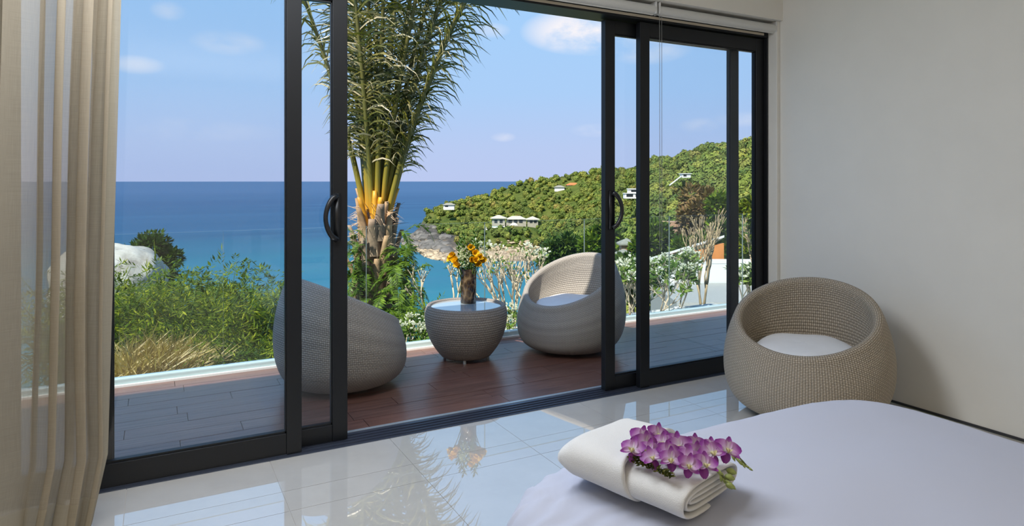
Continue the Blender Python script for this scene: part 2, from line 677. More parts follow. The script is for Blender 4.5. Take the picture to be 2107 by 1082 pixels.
def door_panel(name, x0, x1, yf, th, zb, zt, stile, botrail, toprail, handle=None):
    d = structure(empty(name, ((x0 + x1) / 2, yf + th / 2, 0)))
    ox, oy = (x0 + x1) / 2, yf + th / 2
    hx = (x1 - x0) / 2
    b = MAT['black']
    MB().box(-hx, -hx + stile, -th / 2, th / 2, zb, zt).build('stile', b, d, bevel=0.003)
    MB().box(hx - stile, hx, -th / 2, th / 2, zb, zt).build('stile', b, d, bevel=0.003)
    MB().box(-hx + stile, hx - stile, -th / 2 + 0.002, th / 2, zb, zb + botrail).build('bottom_rail', b, d, bevel=0.003)
    MB().box(-hx + stile, hx - stile, -th / 2 + 0.002, th / 2, zt - toprail, zt).build('top_rail', b, d, bevel=0.003)
    bead = MB()
    e = 0.010
    bead.box(-hx + stile, hx - stile, -0.012, 0.012, zb + botrail, zb + botrail + e)
    bead.box(-hx + stile, hx - stile, -0.012, 0.012, zt - toprail - e, zt - toprail)
    bead.box(-hx + stile, -hx + stile + 0.006, -0.012, 0.012, zb + botrail, zt - toprail)
    bead.box(hx - stile - 0.006, hx - stile, -0.012, 0.012, zb + botrail, zt - toprail)
    bead.build('glazing_bead', b, d)
    MB().box(-hx + stile, hx - stile, -0.003, 0.003, zb + botrail, zt - toprail).build('glass_pane', MAT['glass'], d)
    if handle:
        hxm, sgn = handle
        hxm -= ox
        h = MB()
        z0, z1 = 1.055, 1.285
        h.box(hxm - 0.018, hxm + 0.018, -th / 2 - 0.008, -th / 2, z0 - 0.01, z1 + 0.01)
        pts, rad = [], []
        for k in range(15):
            t = k / 14
            zz = z0 + (z1 - z0) * t
            bow = math.sin(PI * t) ** 0.6
            pts.append((hxm + sgn * (0.004 + 0.062 * bow), -th / 2 - 0.012 - 0.018 * bow, zz))
            rad.append(0.0125 + 0.004 * (1 - bow))
        h.tube(pts, rad, 10)
        hd = h.build('door_handle', MAT['blackplastic'], d, smooth=True)
        hd['label'] = 'curved black pull handle'
    return d


door_panel('door_1', -0.58, 0.640, YF, 0.046, 0.004, 2.40, 0.073, 0.108, 0.09)
door_panel('door_2', -0.25, 0.884, YS, 0.046, 0.008, 2.40, 0.078, 0.085, 0.105, handle=(0.830, -1))
door_panel('door_3', 2.545, 3.742, YS, 0.046, 0.008, 2.40, 0.078, 0.085, 0.085, handle=(2.590, 1))
door_panel('door_4', 2.782, XJ - 0.0125, YF, 0.046, 0.004, 2.40, 0.078, 0.108, 0.092)

# roller blinds
bl = MAT['blind']
for nm, x0, x1, lab in (('roller_blind', 2.86, XR - 0.03, 'rolled-up white roller blind over the right glass panel, ending at the wall'),
                        ('roller_blind', 1.10, 2.83, 'rolled-up white roller blind over the wide open doorway'),
                        ('roller_blind', -0.78, 1.07, 'rolled-up white roller blind over the left glass panels')):
    rb = tag(empty(nm, ((x0 + x1) / 2, 3.325, 2.464)), lab, 'blind')
    h = (x1 - x0) / 2
    MB().tube([(-h, 0, 0), (h, 0, 0)], 0.031, 24).build('tube', bl, rb, smooth=False)
    MB().tube([(-h + 0.01, -0.004, -0.033), (h - 0.01, -0.004, -0.033)], 0.005, 8).build('hem_bar', bl, rb)
    for s in (-1, 1):
        MB().box(s * h - 0.006, s * h + 0.006, -0.03, 0.03, -0.03, 0.050).build('bracket', bl, rb, bevel=0.004)
    if x0 > 2:
        MB().tube([(-h + 0.01, -0.01, -0.035), (-h + 0.01, -0.012, -1.55)], 0.0016, 5).build('pull_cord', pbr('white_cord', (0.22, 0.22, 0.21), 0.6), rb)
        MB().tube([(-h + 0.028, -0.01, -0.035), (-h + 0.028, -0.012, -1.55)], 0.0016, 5).build('pull_cord', bpy.data.materials['white_cord'], rb)

# ================================================================== BALCONY
YK = 5.10
dk = structure(MB().box(-2.2, 7.6, YS + 0.115, YK + 0.06, -0.28, -0.012).build('floor_balcony', pbr('dark_grout', (0.07, 0.045, 0.038), 0.7)))
pw, pl = 0.148, 0.88
ncol = 0
yy = YS + 0.118
row = 0
pc = {}
while yy < YK - 0.05:
    wd = min(pw, YK - 0.03 - yy)
    x = -1.6 - (0.44 if row % 2 else 0) + 0.13 * ((row * 3) % 4)
    while x < 7.3:
        key = round(wd, 3)
        if key not in pc:
            pc[key] = MB().box(0.0015, pl - 0.0015, 0.0015, wd - 0.0015, -0.012, 0.0).build('plank', MAT['deck'], dk)
            o = pc[key]
        else:
            o = pc[key].copy()
            COL.objects.link(o)
        o.location = (x, yy, random.Random(row * 31 + int(x * 10)).uniform(-0.0006, 0.0006))
        x += pl
    yy += pw
    row += 1

# roof slab that shades the balcony (outside the picture, above the doors)
YO = YK - 0.35 - 2.68 * (-SUN_TO.y / SUN_TO.z)
structure(MB().box(-3.2, 8.2, 3.60, YO, 2.68, 2.95).build('roof_balcony', MAT['wall']))
MB_end = structure(MB().box(4.135, 7.6, 3.40, 3.53, -0.28, 2.66).build('wall_outer', MAT['wall']))

# glass railing
rail = tag(empty('glass_railing', (1.5, YK, 0)), 'frameless clear glass balustrade along the outer edge of the brown deck', 'railing')
ch = MB()
ch.box(-3.6, 5.9, -0.030, 0.030, 0.0, 0.055)
ch.build('base_channel', pbr('sea_green_channel', (0.50, 0.62, 0.62), 0.3, metal=0.2), rail, bevel=0.012, bseg=3)
MB().box(-3.6, 5.9, -0.052, -0.0305, -0.004, 0.014).build('white_edging', pbr('white_edging', (0.72, 0.70, 0.67), 0.5), rail)
GX = 0.42 - 1.03 * 2
k = 0
while GX < 7.0:
    x0, x1 = GX + 0.0015 - 1.5, GX + 1.0285 - 1.5
    g = MB()
    v = [(x0, -0.006, 0.055), (x1, -0.006, 0.055), (x1, 0.006, 0.055), (x0, 0.006, 0.055), (x0, -0.006, 1.005), (x1, -0.006, 1.005), (x1, 0.006, 1.005), (x0, 0.006, 1.005)]
    g.add(v, [(0, 1, 5, 4), (2, 3, 7, 6)], 0)
    g.add(v, [(4, 5, 6, 7), (1, 2, 6, 5), (3, 0, 4, 7)], 1)
    g.build('glass_panel', [MAT['railglass'], MAT['glassedge']], rail)
    GX += 1.03
    k += 1


# ================================================================== WICKER CHAIRS
def ball_chair(name, loc, face_deg, S, wmat, lift=0.025, tilt=27, cz=0.56):
    root = empty(name, (loc[0], loc[1], loc[2] if len(loc) > 2 else 0), R(face_deg))
    NP = 96
    a, tau, cx = 0.405, R(tilt), 0.02
    rb = 0.27
    rows = []
    NO, NI = 26, 24

    def bez(p0, p1, p2, p3, t):
        return p0 * (1 - t) ** 3 + p1 * 3 * t * (1 - t) ** 2 + p2 * 3 * t * t * (1 - t) + p3 * t ** 3
    cols = []
    for j in range(NP):
        ps = 2 * PI * j / NP
        od = Vector((math.cos(ps), math.sin(ps), 0))
        rim = Vector((cx + a * math.cos(ps) * math.cos(tau), a * math.sin(ps), cz - a * math.cos(ps) * math.sin(tau)))
        rr = Vector((rim.x, rim.y, 0))
        rd = rr.normalized()
        b0 = Vector((od.x * rb, od.y * rb, lift))
        k = (rim.z - 0.36) / 0.40
        p1 = Vector((od.x * 0.45, od.y * 0.45, lift + 0.0))
        bulge = 0.085 + 0.07 * k
        p2 = rim + rd * bulge + Vector((0, 0, -0.20 - 0.14 * k))
        curve = [b0 * 0.0 + Vector((0, 0, lift)), b0 * 0.6 + Vector((0, 0, lift * 0.4))]
        for i in range(NO + 1):
            curve.append(bez(b0, p1, p2, rim, i / NO))
        # rounded rim, then the inner bowl
        nrm = Vector((math.sin(tau), 0, math.cos(tau)))
        cen = Vector((cx, 0, cz))
        inw = (cen - rim).normalized()
        th = 0.027
        for q in (0.25, 0.5, 0.75, 1.0):
            an = PI * q
            curve.append(rim + inw * th * (1 - math.cos(an)) + nrm * th * 0.85 * math.sin(an) + (rd * 0.0))
        q0 = curve[-1]
        seat = Vector((od.x * 0.285, od.y * 0.285, 0.30))
        c1 = q0 + Vector((rd.x * 0.035, rd.y * 0.035, -0.12 - 0.05 * k))
        c2 = Vector((od.x * 0.37, od.y * 0.37, 0.33))
        for i in range(1, NI + 1):
            curve.append(bez(q0, c1, c2, seat, i / NI))
        curve.append(seat * 0.5 + Vector((0.0, 0, 0.15)))
        curve.append(Vector((0, 0, 0.30)))
        cols.append([p * S for p in curve])
    n = len(cols[0])
    lens = []
    for j in range(NP):
        L = [0.0]
        for i in range(1, n):
            L.append(L[-1] + (cols[j][i] - cols[j][i - 1]).length)
        lens.append(L)
    avg = [sum(lens[j][i] for j in range(NP)) / NP for i in range(n)]
    V, UV, F = [], [], []
    for i in range(n):
        for j in range(NP + 1):
            V.append(tuple(cols[j % NP][i]))
            UV.append((j / NP, avg[i]))
    for i in range(n - 1):
        for j in range(NP):
            q = i * (NP + 1) + j
            F.append((q, q + 1, q + NP + 2, q + NP + 1))
    sh = np_mesh('wicker_shell', V, F, wmat, root, True, None, UV)
    # cushion
    P = []
    for i in range(15):
        t = PI * i / 14 - PI / 2
        e = 0.55
        rr_ = 0.278 * (abs(math.cos(t)) ** e)
        zz = 0.352 + 0.058 * math.copysign(abs(math.sin(t)) ** 0.8, math.sin(t))
        zz += 0.012 * math.cos(t)
        P.append([Vector((rr_ * math.cos(2 * PI * k / 48) + 0.01, rr_ * math.sin(2 * PI * k / 48), zz + 0.006 * math.sin(5 * 2 * PI * k / 48) * math.cos(t) - 0.05 * rr_ * math.cos(2 * PI * k / 48))) * S for k in range(48)])
    MB().grid(P, True).build('seat_cushion', MAT['cushion'], root, True)
    for k in range(4):
        t = PI / 4 + k * PI / 2
        MB().lathe([(0.0, 0.0), (0.014, 0.0), (0.014, 0.03), (0.0, 0.03)], 10, (0.2 * math.cos(t) * S, 0.2 * math.sin(t) * S, 0)).build('foot', MAT['alu'], root)
    return root


tag(ball_chair('wicker_chair', (3.36, 2.60, 0), -154, 1.0, MAT['weave_in'], tilt=27, cz=0.56), 'round sand-coloured wicker tub chair with white cushion indoors beside the wall', 'chair', 'wicker tub chairs')
tag(ball_chair('wicker_chair', (1.09, 4.44, 0), 13, 0.985, MAT['weave_out']), 'grey wicker tub chair on the deck seen from behind, partly behind the left doors', 'chair', 'wicker tub chairs')
tag(ball_chair('wicker_chair', (2.965, 4.50, 0), -164, 0.985, MAT['weave_out'], tilt=29), 'grey wicker tub chair on the deck with a sunlit inside, right of the round table', 'chair', 'wicker tub chairs')

# ================================================================== TABLE + VASE
tx, ty = 2.095, 4.635
tb = tag(empty('round_table', (tx, ty, 0)), 'low round grey wicker table with a pale glass top on the deck', 'table')
prof = [(0.0, 0.03), (0.16, 0.03)]
for i in range(21):
    t = i / 20
    r = 0.19 + (0.318 - 0.19) * (1 - (1 - t) ** 2.6)
    if t > 0.85:
        r -= 0.012 * ((t - 0.85) / 0.15) ** 2
    prof.append((r, 0.03 + 0.365 * t))
for q in range(1, 9):
    an = PI * q / 8
    prof.append((0.306 - 0.019 * (1 - math.cos(an)), 0.395 + 0.022 * math.sin(an)))
prof += [(0.268, 0.385), (0.0, 0.385)]
NP = 96
Vv, Uv, Ff = [], [], []
L = 0
for i, (r, z) in enumerate(prof):
    if i:
        L += math.hypot(r - prof[i - 1][0], z - prof[i - 1][1])
    for j in range(NP + 1):
        t = 2 * PI * j / NP
        Vv.append((r * math.cos(t), r * math.sin(t), z)); Uv.append((j / NP, L))
for i in range(len(prof) - 1):
    for j in range(NP):
        q = i * (NP + 1) + j
        Ff.append((q, q + 1, q + NP + 2, q + NP + 1))
np_mesh('wicker_body', Vv, Ff, MAT['weave_table'], tb, True, None, Uv)
MB().lathe([(0.0, 0.386), (0.267, 0.386), (0.2675, 0.398), (0.265, 0.401), (0.0, 0.401)], 64).build('glass_top', MAT['tabletop'], tb)
for k in range(4):
    t = PI / 4 + k * PI / 2 + 0.3
    MB().lathe([(0.0, 0.0), (0.013, 0.0), (0.013, 0.032), (0.0, 0.032)], 10, (0.165 * math.cos(t), 0.165 * math.sin(t), 0)).build('foot', MAT['alu'], tb)


def vase_mat():
    m, t, o = mat('spotted_shell_glaze')
    tcn = t.n('ShaderNodeTexCoord')
    vo = t.n('ShaderNodeTexVoronoi', feature='F1')
    t.l(t.mapping(tcn.outputs['Object'], scale=(1, 1, 0.8)), vo.inputs['Vector'])
    vo.inputs['Scale'].default_value = 26
    c = t.ramp(vo.outputs['Distance'], [(0.12, (0.035, 0.02, 0.013)), (0.35, (0.018, 0.011, 0.008)), (0.55, (0.045, 0.028, 0.014)), (0.75, (0.11, 0.075, 0.04))])
    b = t.n('ShaderNodeBsdfPrincipled')
    t.l(c, b.inputs['Base Color'])
    b.inputs['Roughness'].default_value = 0.14
    t.l(t.bump(vo.outputs['Distance'], 0.9, -0.012), b.inputs['Normal'])
    t.l(b.outputs[0], o.inputs[0])
    return m


vx, vy, vz = 2.165, 4.745, 0.4015
vs = tag(empty('vase', (vx, vy, vz)), 'dark brown spotted cylinder vase standing on the glass table', 'vase')
MB().lathe([(0.0, 0.0), (0.058, 0.0), (0.062, 0.004), (0.062, 0.262), (0.060, 0.268), (0.056, 0.268), (0.054, 0.262), (0.054, 0.02), (0.0, 0.02)], 40).build('vase_body', vase_mat(), vs, True)
MAT['stem'] = leaf_mat('green_stem', [(0.06, 0.12, 0.02), (0.12, 0.2, 0.04)], 0.1)
MAT['yellow'] = leaf_mat('yellow_petal', [(0.55, 0.30, 0.01), (0.80, 0.50, 0.02)], 0.3)
MAT['whitebloom'] = leaf_mat('white_petal', [(0.72, 0.74, 0.66), (0.85, 0.85, 0.8)], 0.3)
MAT['palegreen'] = leaf_mat('pale_green_bloom', [(0.42, 0.5, 0.33), (0.66, 0.7, 0.52)], 0.3)
MAT['greenleaf'] = leaf_mat('vase_leaf', [(0.03, 0.08, 0.015), (0.09, 0.17, 0.03), (0.15, 0.24, 0.05)], 0.25)


def petal_geo(length, width, cup, bend, n=5, m=5):
    """petal along +x, normal +z; returns verts, faces, uvs (u across, v along)"""
    V, U, F = [], [], []
    for i in range(n):
        t = i / (n - 1)
        wd = width * 0.5 * (math.sin(PI * (0.08 + 0.88 * t ** 0.8)) ** 0.75)
        for j in range(m):
            s = 2 * j / (m - 1) - 1
            V.append(Vector((length * t, wd * s, cup * (s * s) * wd + bend * length * t * t)))
            U.append((0.5 + 0.5 * s, t))
    for i in range(n - 1):
        for j in range(m - 1):
            q = i * m + j
            F.append((q, q + 1, q + m + 1, q + m))
    return V, F, U


def bloom(mb, c, axis, n, length, width, rng, tilt=0.9):
    ax = Vector(axis).normalized()
    q = ax.to_track_quat('Z', 'Y').to_matrix()
    for k in range(n):
        V, F, U = petal_geo(length * rng.uniform(0.85, 1.1), width, 0.5, rng.uniform(-0.1, 0.35), 4, 3)
        mm = Matrix.Rotation(2 * PI * k / n + rng.uniform(-0.2, 0.2), 3, 'Z') @ Matrix.Rotation(-(PI / 2 - tilt), 3, 'Y')
        mb.add([Vector(c) + q @ (mm @ p) for p in V], F)


YLAB = ['topmost yellow ruffled blossom of the left cluster in the dark spotted vase',
        'innermost yellow ruffled blossom of the left cluster in the dark spotted vase',
        'leftmost yellow ruffled blossom of the left cluster in the dark spotted vase',
        'lowest yellow ruffled blossom of the left cluster, hanging over the vase rim',
        'yellow ruffled blossom just below the topmost one of the right cluster in the vase',
        'yellow ruffled blossom at the upper right of the right cluster in the vase',
        'leftmost yellow ruffled blossom of the right cluster, beside the pale green flower head',
        'lowest yellow ruffled blossom of the right cluster, hanging over the vase rim',
        'rightmost yellow ruffled blossom of the right cluster in the dark spotted vase',
        'yellow ruffled blossom in the middle of the right cluster in the vase',
        'single yellow blossom standing highest, above the right cluster in the vase']
SLAB = ['second green sprig from the left standing up out of the dark spotted vase', 'third green sprig from the left standing up out of the dark spotted vase',
        'middle green sprig standing up out of the dark spotted vase', 'tall green sprig second from the right in the dark spotted vase',
        'green sprig third from the right in the dark spotted vase', 'leftmost green sprig leaning out of the dark spotted vase', 'rightmost green sprig leaning out of the dark spotted vase']
rng = random.Random(3)
right = Vector((0.88, -0.474, 0))
toward = Vector((-0.474, -0.88, 0))


def vase_stem(kind, label, cat, lat, top, fwd, grp, nb, size):
    base = Vector((vx, vy, vz + 0.03)) + right * lat * 0.25 + toward * fwd * 0.3
    tip = Vector((vx, vy, vz + top)) + right * lat + toward * fwd
    o = tag(empty(kind, base), label, cat, grp)
    mid = (base + tip) / 2 + Vector((0, 0, 0.04))
    mid.x = vx + (mid.x - vx) * 0.7; mid.y = vy + (mid.y - vy) * 0.7
    pts = [(base * (1 - t) ** 2 + mid * 2 * t * (1 - t) + tip * t * t) - base for t in [i / 6 for i in range(7)]]
    MB().tube(pts, [0.003] * 7, 6).build('stem', MAT['stem'], o, True)
    return o, tip - base


for i, (lat, top, fwd) in enumerate([(-0.105, 0.375, 0.03), (-0.085, 0.335, 0.05), (-0.12, 0.345, 0.0), (-0.07, 0.30, 0.06),
                                     (0.05, 0.39, 0.04), (0.08, 0.36, 0.05), (0.03, 0.34, 0.07), (0.07, 0.31, 0.06), (0.10, 0.335, 0.03), (0.055, 0.345, 0.08), (0.02, 0.43, 0.01)]):
    o, tip = vase_stem('yellow_flower', YLAB[i],
                       'flower', lat, top, fwd, 'yellow blossoms left in the vase' if i < 4 else 'yellow blossoms right in the vase', 1, 0.05)
    mb = MB()
    axd = (toward + right * (lat * 6) + Vector((0, 0, 0.3))).normalized()
    bloom(mb, tip, axd, 6, 0.064, 0.054, rng, 0.55)
    bloom(mb, tip + axd * 0.006, axd, 5, 0.034, 0.032, rng, 1.1)
    mb.build('blossom', MAT['yellow'], o, True)
for i, (lat, top, fwd) in enumerate([(-0.035, 0.335, 0.06), (-0.02, 0.39, 0.03)]):
    o, tip = vase_stem('hydrangea', ['pale green round flower head low between the yellow blossoms in the vase', 'pale green round flower head above the yellow blossoms in the vase'][i], 'flower', lat, top, fwd, None, 1, 0.05)
    mb = MB()
    for k in range(46):
        d = Vector((rng.gauss(0, 1), rng.gauss(0, 1), rng.gauss(0.2, 1))).normalized()
        bloom(mb, tip + d * 0.036, d, 4, 0.014, 0.013, rng, 0.3)
    stuff(mb.build('florets', MAT['palegreen'], o, True))
for i, (lat, top, fwd) in enumerate([(-0.06, 0.50, 0.0), (-0.035, 0.53, 0.02), (0.0, 0.44, 0.02), (0.05, 0.54, -0.01), (0.035, 0.47, 0.03), (-0.085, 0.45, -0.02), (0.075, 0.47, -0.02)]):
    o, tip = vase_stem('green_sprig', SLAB[i], 'flower', lat, top, fwd, 'green stems in the vase', 1, 0.05)
    P, D, N = [], [], []
    for k in range(34):
        t = 0.5 + 0.5 * k / 33
        p = tip * t
        a_ = k * 2.4
        d = Vector((math.cos(a_), math.sin(a_), 0.9)).normalized()
        P.append(p); D.append(d); N.append(d.cross(Vector((0, 0, 1))).normalized())
    V, F = leaves(P, D, N, np.full(34, 0.045), np.full(34, 0.02))
    stuff(np_mesh('leaves', V, F, MAT['greenleaf'], o))

# ================================================================== BED
BX0, BX1, BY0, BY1 = 0.745, 2.42, -0.45, 1.66
bed = tag(empty('bed', ((BX0 + BX1) / 2, (BY0 + BY1) / 2, 0)), 'low bed with grey mattress beneath the white duvet', 'bed')
hx, hy = (BX1 - BX0) / 2 - 0.10, (BY1 - BY0) / 2 - 0.10
MB().box(-hx, hx, -hy, hy, 0.10, 0.28).build('bed_base', MAT['bedwood'], bed, bevel=0.02)
MB().box(-hx - 0.03, hx + 0.03, -hy - 0.03, hy + 0.03, 0.281, 0.45).build('mattress', MAT['mattress'], bed, bevel=0.05, bseg=4)
for sx in (-1, 1):
    for sy in (-1, 1):
        MB().box(sx * hx * 0.9 - 0.03, sx * hx * 0.9 + 0.03, sy * hy * 0.9 - 0.03, sy * hy * 0.9 + 0.03, 0, 0.10).build('leg', MAT['bedwood'], bed)


def duvet_pt(s, t):
    """s,t in -1..1 over the cloth; rounded puffy box with the edge tucked under"""
    W, H = (BX1 - BX0) / 2, (BY1 - BY0) / 2
    m = max(abs(s), abs(t))
    # map the square onto a superellipse footprint
    e = 7.0
    rr = (abs(s) ** e + abs(t) ** e) ** (1 / e)
    k = m / rr if rr > 1e-6 else 1
    px, py = s * k, t * k
    top = 0.80
    zt = 0.568
    if m < top:
        f = m / top
        x, y = px / top * (W - 0.085), py / top * (H - 0.085)
        z = zt - 0.012 * f ** 3
        edge = 0
    else:
        a_ = (m - top) / (1 - top)
        an = a_ * PI * 0.86
        rad = 0.085
        ux, uy = px / m, py / m
        x = ux * (W - rad + rad * math.sin(an))
        y = uy * (H - rad + rad * math.sin(an))
        z = (zt - 0.012) - 0.105 * (1 - math.cos(an))
        edge = a_
    return x, y, z, edge


G = 150
P = []
for i in range(G + 1):
    row_ = []
    for j in range(G + 1):
        def warp(q):
            q = 2 * q / G - 1
            return math.copysign(abs(q) ** 0.8, q)
        s, t = warp(i), warp(j)
        x, y, z, e = duvet_pt(s, t)
        n1 = mnoise.noise(Vector((x * 2.1, y * 2.6, 0)))
        n2 = mnoise.noise(Vector((x * 7, y * 5, 4.0)))
        z += 0.012 * n1 + 0.003 * n2
        # the foot end slopes down to the left corner
        z -= 0.055 * max(0, (-x - 0.40) / 0.4) ** 1.6
        # gathers along the edges, strongest at the near left corner
        if e > 0:
            along = x if abs(t) > abs(s) else y
            crn = math.exp(-((x + 0.78) ** 2 + (y - 1.05) ** 2) / 0.25) + (0.6 if s < -0.7 else 0.15)
            gth = mnoise.noise(Vector((along * 34, 2.0, z * 3))) * 0.016 * crn * math.sin(PI * min(1, e * 0.95))
            z += gth
            x += math.copysign(gth, s) * (abs(s) > abs(t))
            y += math.copysign(gth, t) * (abs(t) >= abs(s))
        cb = math.exp(-((x + 0.80) ** 2 + (y - 0.85) ** 2) / 0.10)
        fold = math.sin(y * 95 + 8 * mnoise.noise(Vector((x * 8, y * 8, 1)))) * 0.004 * cb
        row_.append(Vector((x, y, z + fold)))
    P.append(row_)
dv = MB().grid(P).build('duvet', MAT['sheet'], None, True, loc=((BX0 + BX1) / 2, (BY0 + BY1) / 2, 0))
tag(dv, 'smooth white duvet spread over the bed, gathered at its corner', 'duvet')


# ================================================================== TOWEL + ORCHIDS
TA = Vector((0.276, -0.961, 0)).normalized()     # long axis, towards the photographer
TBv = Vector((0.961, 0.276, 0)).normalized()
TC = Vector((1.143, 1.358, 0.572))


def sec_loop(half_w, h, n=40, z0=0.0, flat=0.0):
    """flattened rounded loop in (b, z)"""
    pts = []
    r = h / 2
    for k in range(n):
        t = 2 * PI * k / n
        c, s = math.cos(t), math.sin(t)
        b = math.copysign(abs(c) ** 0.42, c) * half_w
        z = z0 + r + math.copysign(abs(s) ** 0.8, s) * r
        pts.append((b, z))
    return pts


def to_w(a, b, z):
    return TA * a + TBv * b + Vector((0, 0, z))


tw = tag(empty('bath_towel', TC), 'folded white terry towel bundle on the corner of the bed, holding orchids', 'towel')
# inner towel: flattened spiral sheet whose layers show on the end
sp = []
turns = 2.6
NS = 150
for k in range(NS + 1):
    t = k / NS
    an = -PI * 0.5 + 2 * PI * turns * t
    hw = 0.150 - 0.046 * turns * t * 0.62
    hh = 0.041 - 0.0145 * turns * t
    hh = max(hh, 0.005)
    c, s = math.cos(an), math.sin(an)
    b = -math.copysign(abs(c) ** 0.5, c) * hw - 0.022 * t
    z = 0.043 + math.copysign(abs(s) ** 0.85, s) * hh
    sp.append((b, z))
mb = MB()
PP = []
na = 16
for i in range(na + 1):
    a_ = -0.16 + 0.345 * i / na
    ed = 0.004 * math.sin(9 * i)
    PP.append([to_w(a_ + (0.004 * math.sin(k * 0.09) if i == na else 0), b, z + 0.003 * mnoise.noise(Vector((a_ * 9, b * 9, 0)))) for k, (b, z) in enumerate(sp)])
mb.grid(PP)
o = mb.build('folded_layers', MAT['towel'], tw, True)
sm = o.modifiers.new('thick', 'SOLIDIFY'); sm.thickness = 0.0085; sm.offset = 0
o.modifiers.new('sub', 'SUBSURF').render_levels = 1
# the outer wrap with its slanting edge
PP = []
loop = sec_loop(0.156, 0.104, 72, -0.004)
nw = 22
for i in range(nw + 1):
    row_ = []
    for (b, z) in loop:
        top_side = (z - 0.048) / 0.052
        end = 0.015 + 0.20 * (-b) * 0.55 - 0.02 * top_side
        a0 = -0.19
        a_ = a0 + (end - a0) * i / nw
        f = i / nw
        sq = min(1.0, (f * 5 + 0.18)) ** 0.5 if f < 0.17 else 1.0
        zz = 0.048 + (z - 0.048) * (0.25 + 0.75 * sq)
        if f > 0.85:
            zz += 0.006 * (f - 0.85) / 0.15 * (1 if top_side > 0.2 else 0)
        wr = 0.004 * mnoise.noise(Vector((a_ * 14, b * 10, 2))) + 0.003 * math.sin(26 * (a_ * 0.7 + b)) * (top_side > 0)
        row_.append(to_w(a_, b * (0.94 + 0.06 * sq), max(-0.002, zz + wr)))
    PP.append(row_)
mb = MB().grid(PP, True)
nloop = len(loop)
mb.f.append(tuple(range(nloop - 1, -1, -1))); mb.m.append(0)
o = mb.build('outer_wrap', MAT['towel'], tw, True)
sm = o.modifiers.new('thick', 'SOLIDIFY'); sm.thickness = 0.010; sm.offset = -1


def orchid_mat():
    m, t, o = mat('orchid_petal')
    uv = t.n('ShaderNodeUVMap')
    s = t.n('ShaderNodeSeparateXYZ'); t.l(uv.outputs[0], s.inputs[0])
    geo = t.n('ShaderNodeNewGeometry')
    f = t.math('ADD', s.outputs[1], t.math('MULTIPLY', t.math('SUBTRACT', geo.outputs['Random Per Island'], 0.5), 0.35))
    c = t.ramp(f, [(0.12, (0.78, 0.70, 0.78)), (0.42, (0.62, 0.36, 0.62)), (0.8, (0.33, 0.06, 0.36)), (1.0, (0.24, 0.025, 0.28))])
    b = t.n('ShaderNodeBsdfPrincipled'); t.l(c, b.inputs['Base Color'])
    b.inputs['Roughness'].default_value = 0.5
    tr = t.n('ShaderNodeBsdfTranslucent'); t.l(c, tr.inputs[0])
    mx = t.n('ShaderNodeMixShader'); mx.inputs[0].default_value = 0.3
    t.l(b.outputs[0], mx.inputs[1]); t.l(tr.outputs[0], mx.inputs[2]); t.l(mx.outputs[0], o.inputs[0])
    return m


MAT['orchid'] = orchid_mat()
MAT['lip'] = pbr('orchid_lip', (0.26, 0.035, 0.26), 0.5, trans=0.2)
MAT['throat'] = pbr('orchid_throat', (0.62, 0.55, 0.30), 0.5, trans=0.2)
MAT['bud'] = pbr('orchid_bud', (0.30, 0.36, 0.10), 0.45, noise_amt=0.3, noise_scale=90)
MAT['ostem'] = pbr('orchid_stem', (0.12, 0.14, 0.03), 0.5, noise_amt=0.3, noise_scale=60)


def petal_mesh(name, length, width, cup, bend):
    V, F, U = petal_geo(length, width, cup, bend, 6, 5)
    me = bpy.data.meshes.new(name)
    me.from_pydata([tuple(p) for p in V], [], F)
    me.materials.append(MAT['orchid'])
    lay = me.uv_layers.new(name='UVMap')
    for lp in me.loops:
        lay.data[lp.index].uv = U[lp.vertex_index]
    me.polygons.foreach_set('use_smooth', [True] * len(me.polygons))
    return me


pm_sep = petal_mesh('petal', 0.026, 0.015, 0.35, 0.15)
pm_pet = petal_mesh('petal', 0.027, 0.029, 0.25, -0.1)
lipmb = MB()
V, F, U = petal_geo(0.021, 0.019, -0.9, -0.55, 6, 5)
lipmb.add(V, F, 0)
lipmb.tube([(0.0, 0, 0.001), (0.004, 0, 0.006), (0.010, 0, 0.007)], [0.0035, 0.0032, 0.002], 8, True, 1)
V, F, U = petal_geo(0.010, 0.013, 1.4, 0.7, 5, 5)
lipmb.add([p + Vector((0.001, 0, 0.0025)) for p in V], F, 1)
lip0 = lipmb.build('orchid_flower', [MAT['lip'], MAT['throat']], None, True)
lipme = lip0.data
bpy.data.objects.remove(lip0)


def orchid_flower(parent, loc, normal, roll, sc):
    nrm = Vector(normal).normalized()
    fl_ = bpy.data.objects.new('orchid_flower', lipme)
    COL.objects.link(fl_)
    fl_.parent = parent
    # local frame: z = facing direction, -x (rotated by roll) = lip direction
    q = nrm.to_track_quat('Z', 'Y') @ Matrix.Rotation(roll, 3, 'Z').to_quaternion()
    fl_.rotation_mode = 'QUATERNION'
    fl_.rotation_quaternion = q
    fl_.location = loc
    fl_.scale = (sc, sc, sc)
    for me, an in ((pm_sep, 180), (pm_sep, 58), (pm_sep, -58), (pm_pet, 112), (pm_pet, -112)):
        p = bpy.data.objects.new('petal', me)
        COL.objects.link(p)
        p.parent = fl_
        p.rotation_euler = (random.uniform(-0.15, 0.15), random.uniform(-0.28, -0.02), R(an))
        p.location = (0, 0, 0.0005 if me is pm_pet else 0)
    return fl_


